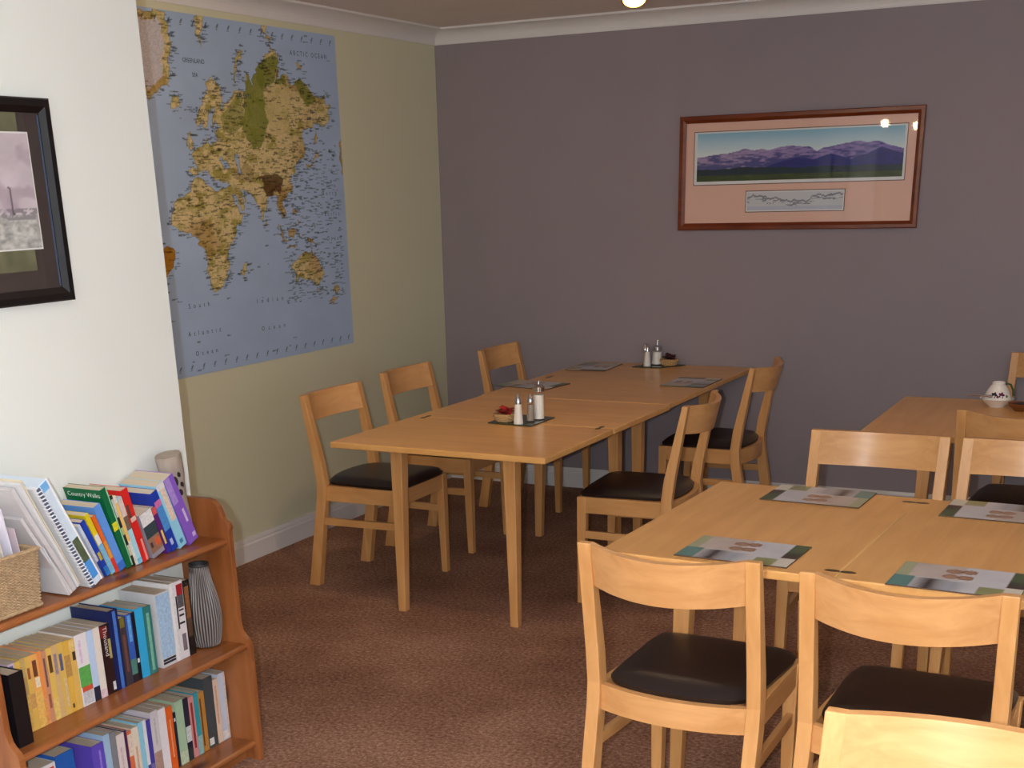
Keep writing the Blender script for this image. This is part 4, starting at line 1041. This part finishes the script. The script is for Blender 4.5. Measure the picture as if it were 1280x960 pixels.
def vase():
    b = bmesh.new(); N = 72; rings = []
    prof = [(.030, 0), (.040, .006), (.047, .03), (.052, .07), (.053, .10), (.050, .14), (.042, .18), (.034, .21), (.030, .235), (.0295, .255), (.030, .262)]
    for r, z in prof:
        rings.append([b.verts.new(((r+(.0016 if i % 2 else -.0010)*(1 if .004 < z < .25 else 0))*math.cos(2*math.pi*i/N), (r+(.0016 if i % 2 else -.0010)*(1 if .004 < z < .25 else 0))*math.sin(2*math.pi*i/N), z)) for i in range(N)])
    for a, c in zip(rings, rings[1:]):
        for i in range(N): b.faces.new([a[i], a[(i+1) % N], c[(i+1) % N], c[i]])
    b.faces.new(rings[0][::-1])
    t = thing('ribbed_vase', 'dark grey vertically ribbed vase at the right end of the middle shelf', 'vase', (1.405, -4.1425, .3985))
    m, nt, bs = nodes('grey_ribbed_glaze'); L = nt.links
    g = nt.nodes.new('ShaderNodeTexCoord'); gr = nt.nodes.new('ShaderNodeTexGradient'); gr.gradient_type = 'RADIAL'; mu = nt.nodes.new('ShaderNodeMath'); mu.operation = 'MULTIPLY'; mu.inputs[1].default_value = 36; fr = nt.nodes.new('ShaderNodeMath'); fr.operation = 'PINGPONG'; fr.inputs[1].default_value = .5; L.new(g.outputs['Object'], gr.inputs[0]); L.new(gr.outputs['Fac'], mu.inputs[0]); L.new(mu.outputs[0], fr.inputs[0]); r = nt.nodes.new('ShaderNodeValToRGB'); r.color_ramp.elements[0].position = .12; r.color_ramp.elements[1].position = .38
    r.color_ramp.elements[0].color = lin((40, 36, 38))+(1,); r.color_ramp.elements[1].color = lin((142, 136, 134))+(1,)
    L.new(fr.outputs[0], r.inputs[0]); L.new(r.outputs[0], bs.inputs['Base Color']); bs.inputs['Roughness'].default_value = .4
    mb = MB(); mb._merge(b, 0); mb.build('vase_body', m, t, True)
    MB().lathe([(.030, .258), (.031, .262), (.030, .266), (.026, .264), (.025, .24), (0, .235)], close=False, n=36).build('dark_rim', mat('dark_vase_mouth', (52, 50, 52), .5), t, True)
vase()

# --- middle shelf
Z2 = .3985
G2 = 'books on the middle shelf'
book('wide plain black book at the left end of the middle shelf', -4.985, .048, Z2, .200, (22, 18, 22), 0, xs=1.472, group=G2, hard=True)
book('mauve and white paperback beside the black book', -4.936, .021, Z2, .204, (206, 186, 206), 0, [(.55, .9, (222, 216, 226)), (.9, .97, (90, 100, 150), .2, .8)], group=G2)
ys = [(-4.9145, .0185, (216, 178, 84), [(.62, .74, (60, 70, 40), .2, .7), (.0, .15, (226, 190, 96))], 'yellow-spined pulp paperback, first right of the mauve one'),
 (-4.8955, .0155, (180, 150, 96), [(.0, .5, (206, 168, 90)), (.74, 1, (190, 164, 104))], 'khaki-topped yellow paperback, second in the yellow row'),
 (-4.8795, .0175, (214, 176, 88), [(.7, .85, (150, 84, 60), .2, .7), (.3, .5, (196, 150, 90))], 'yellow paperback with a small reddish figure near its top, third in the yellow row'),
 (-4.8615, .0255, (228, 168, 92), [(.7, .92, (110, 62, 44), .2, .75), (.55, .68, (232, 214, 190), .3, .9), (.0, .5, (230, 178, 96))], 'wider yellow-orange paperback with a brown figure, fourth in the yellow row'),
 (-4.8355, .0135, (226, 142, 78), [(.0, .4, (220, 150, 90))], 'narrow orange paperback in the middle of the yellow row'),
 (-4.8215, .0165, (196, 140, 110), [(.2, .4, (150, 90, 70), .2, .7), (.5, .9, (110, 84, 74), .2, .6)], 'faded pinkish paperback right of the narrow orange one'),
 (-4.8045, .0195, (218, 182, 92), [(.66, .9, (96, 66, 40), .2, .8), (.0, .3, (222, 190, 110))], 'yellow paperback with a dark figure, sixth wide one of the yellow row'),
 (-4.7845, .0175, (206, 172, 120), [(.6, .88, (150, 130, 140), .2, .8)], 'pale yellow paperback with a greyish panel'),
 (-4.7665, .0215, (214, 178, 92), [(.62, .85, (90, 96, 130), .2, .7), (.1, .5, (206, 180, 140), .5, .9)], 'yellow paperback with a bluish figure near its top'),
 (-4.7445, .0215, (216, 172, 74), [(.06, .12, (70, 50, 36), .3, .6), (.5, .8, (180, 140, 80))], 'golden paperback with a small dark mark at its foot'),
 (-4.7225, .0215, (216, 176, 92), [(.7, .82, (70, 56, 60), .4, .9), (.84, .98, (226, 190, 120))], 'last golden paperback before the white one')]
for y, th, c, bd, lab in ys: book(lab, y, th, Z2, .203+.002*((int(-y*1000)) % 3), c, 0, bd, group=G2)
book('white paperback with a green square and red strip on its spine', -4.700, .045, Z2, .207, (224, 220, 224), 0, [(.27, .55, (92, 168, 84), .02, .98), (.2, .27, (206, 84, 56), .1, .98), (.02, .2, (190, 190, 196), .1, .95), (.6, .92, (214, 190, 214), .25, .45)], group=G2)
book('pale blue slim book with a dark foot, middle shelf', -4.654, .024, Z2, .206, (184, 206, 238), 0, [(.0, .2, (40, 42, 64))], group=G2)
book('plain off-white slim book, middle shelf', -4.629, .025, Z2, .206, (224, 216, 208), 0, [(.0, .12, (216, 190, 200))], group=G2)
book('black and maroon paperback with white lettering down its spine', -4.603, .037, Z2, .205, (44, 24, 26), 0, [(.82, .98, (120, 40, 36), .0, .7), (.5, .78, (170, 160, 96), .72, .98), (.04, .16, (206, 206, 210), .66, .96)], group=G2, txt=('Thousand', .022, (220, 210, 214), .76))
book('tall navy blue hardback with a lighter blue stripe', -4.564, .038, Z2, .236, (22, 34, 88), 0, [(.0, .98, (70, 116, 196), .45, .78)], group=G2, hard=True, depth=.139)
book('dark brown paperback right of the navy hardback', -4.525, .026, Z2, .203, (62, 54, 60), 0, [(.2, .75, (110, 70, 66), .3, .7), (.86, 1, (116, 108, 50), .1, .8)], group=G2)
book('blue paperback with a teal foot, middle shelf', -4.498, .024, Z2, .206, (50, 90, 176), 0, [(.12, .34, (80, 130, 120)), (.6, .98, (96, 160, 220), .3, .8), (.0, .12, (40, 36, 40))], group=G2)
book('black paperback beside the cyan book', -4.473, .014, Z2, .206, (22, 24, 40), 0, [(.26, .32, (230, 230, 230), .2, .8)], group=G2)
book('bright cyan blue book, middle shelf', -4.458, .033, Z2, .211, (50, 168, 222), 0, group=G2)
book('teal green book with a mottled spine, middle shelf', -4.424, .033, Z2, .207, (52, 120, 118), 0, [(.05, .9, (120, 180, 160), .35, .7)], group=G2)
book('thick pale blue book with white boards, middle shelf', -4.366, .061, Z2, .229, (206, 206, 210), 0, [(.12, .98, (164, 194, 234), .0, .98), (.04, .07, (30, 30, 50), .05, .95), (.08, .11, (30, 30, 50), .05, .95)], group=G2, depth=.139)
book('white book with colour photos on its left board, middle shelf', -4.303, .022, Z2, .243, (228, 226, 228), 0, [(.0, .98, (214, 216, 222), .5, 1)], group=G2, depth=.14)
cb = cover_mat((70, 50, 56))
book('black and white lettered spine under a red cap, middle shelf', -4.280, .036, Z2, .243, (220, 216, 220), 0, [(.82, .96, (160, 36, 44), .2, .95), (.66, .82, (90, 88, 92), .2, .95), (.45, .475, (40, 36, 40), .2, .85), (.55, .575, (40, 36, 40), .25, .85), (.62, .64, (40, 36, 40), .25, .85), (.1, .32, (120, 110, 120), .3, .8), (.4, .82, (44, 30, 40), .0, .16)], group=G2, depth=.14)
book('narrow black and brown spined book beside the ribbed vase', -4.243, .030, Z2, .236, (34, 28, 28), 0, [(.5, .92, (140, 92, 56), .15, .8), (.25, .5, (90, 66, 52), .15, .8)], group=G2)

# --- bottom shelf
Z3 = .0655
G3 = 'books on the bottom shelf'
low = [(-5.010, .060, .205, (190, 186, 180), [(.5, .95, (226, 224, 228))], 'grey paperback at the far left of the bottom shelf'),
 (-4.948, .120, .222, (222, 222, 226), [(.62, .95, (206, 70, 70), .55, .95), (.74, .86, (236, 200, 200), .62, .9), (.3, .6, (200, 200, 206))], 'thick white book with a red emblem on its spine, bottom shelf'),
 (-4.826, .068, .232, (32, 92, 178), [(.6, .75, (150, 196, 240), .35, .6)], 'blue book with a pale shine mark, bottom shelf'),
 (-4.692, .048, .207, (96, 76, 190), [(.2, .9, (146, 124, 220), .55, .7)], 'violet purple book on the bottom shelf'),
 (-4.642, .024, .222, (160, 190, 220), [], 'pale blue slim book right of the violet one'),
 (-4.617, .024, .219, (128, 130, 138), [], 'grey slim book, bottom shelf'),
 (-4.592, .032, .202, (222, 208, 206), [(.1, .8, (206, 190, 192), .3, .6)], 'off-white book with faint lettering, bottom shelf'),
 (-4.559, .010, .204, (74, 40, 84), [], 'thin dark purple booklet, bottom shelf'),
 (-4.548, .018, .196, (216, 112, 76), [(.6, .95, (232, 206, 190))], 'coral red and cream slim book, bottom shelf'),
 (-4.529, .028, .199, (226, 214, 196), [(.3, .7, (206, 170, 150), .3, .6)], 'cream book left of the aqua one, bottom shelf'),
 (-4.500, .020, .205, (140, 200, 224), [(.0, .2, (30, 60, 120))], 'aqua blue slim book, bottom shelf'),
 (-4.479, .013, .205, (222, 224, 232), [(.1, .3, (60, 70, 140))], 'white slim book beside the indigo one'),
 (-4.465, .018, .200, (70, 64, 160), [(.0, .3, (120, 110, 170))], 'indigo slim book, bottom shelf'),
 (-4.446, .034, .218, (206, 200, 206), [(.0, .4, (170, 140, 130)), (.5, .9, (180, 180, 186), .4, .6)], 'light grey book with a brown foot, bottom shelf'),
 (-4.411, .033, .213, (226, 222, 228), [], 'plain white book left of the orange one, bottom shelf'),
 (-4.377, .029, .207, (222, 98, 36), [(.2, .8, (236, 160, 120), .4, .6)], 'bright orange spined book, bottom shelf'),
 (-4.347, .012, .180, (36, 40, 56), [(.84, .9, (220, 220, 220), .2, .8)], 'thin black booklet right of the orange book'),
 (-4.334, .036, .210, (166, 196, 166), [(.0, .2, (190, 206, 180))], 'sage green book, bottom shelf'),
 (-4.297, .024, .206, (36, 38, 60), [(.3, .55, (200, 206, 206)), (.0, .2, (50, 60, 66))], 'dark navy and white patterned book, bottom shelf'),
 (-4.272, .024, .203, (206, 140, 140), [(.15, .9, (140, 50, 56), .3, .7)], 'pink book with a red checked strip, bottom shelf'),
 (-4.247, .022, .207, (52, 150, 164), [(.0, .3, (140, 180, 180))], 'teal book, bottom shelf'),
 (-4.224, .027, .201, (186, 130, 60), [(.1, .9, (90, 66, 40), .1, .35)], 'tan and brown spined book, bottom shelf'),
 (-4.195, .044, .236, (66, 74, 80), [(.04, .14, (226, 228, 232), .05, .55)], 'tall dark grey hardback with a white label at its foot'),
 (-4.150, .024, .218, (220, 196, 176), [(.3, .9, (200, 160, 140), .3, .6)], 'cream spined book beside the tall grey hardback'),
 (-4.125, .036, .228, (196, 204, 222), [(.02, .14, (232, 230, 226), .0, .95), (.0, 1, (206, 196, 190), .75, 1)], 'white and pale blue book at the right end of the bottom shelf')]
for y, th, h, c, bd, lab in low: book(lab, y, th-.0006, Z3, h, c, 0, bd, group=G3, depth=.125, xs=1.415)
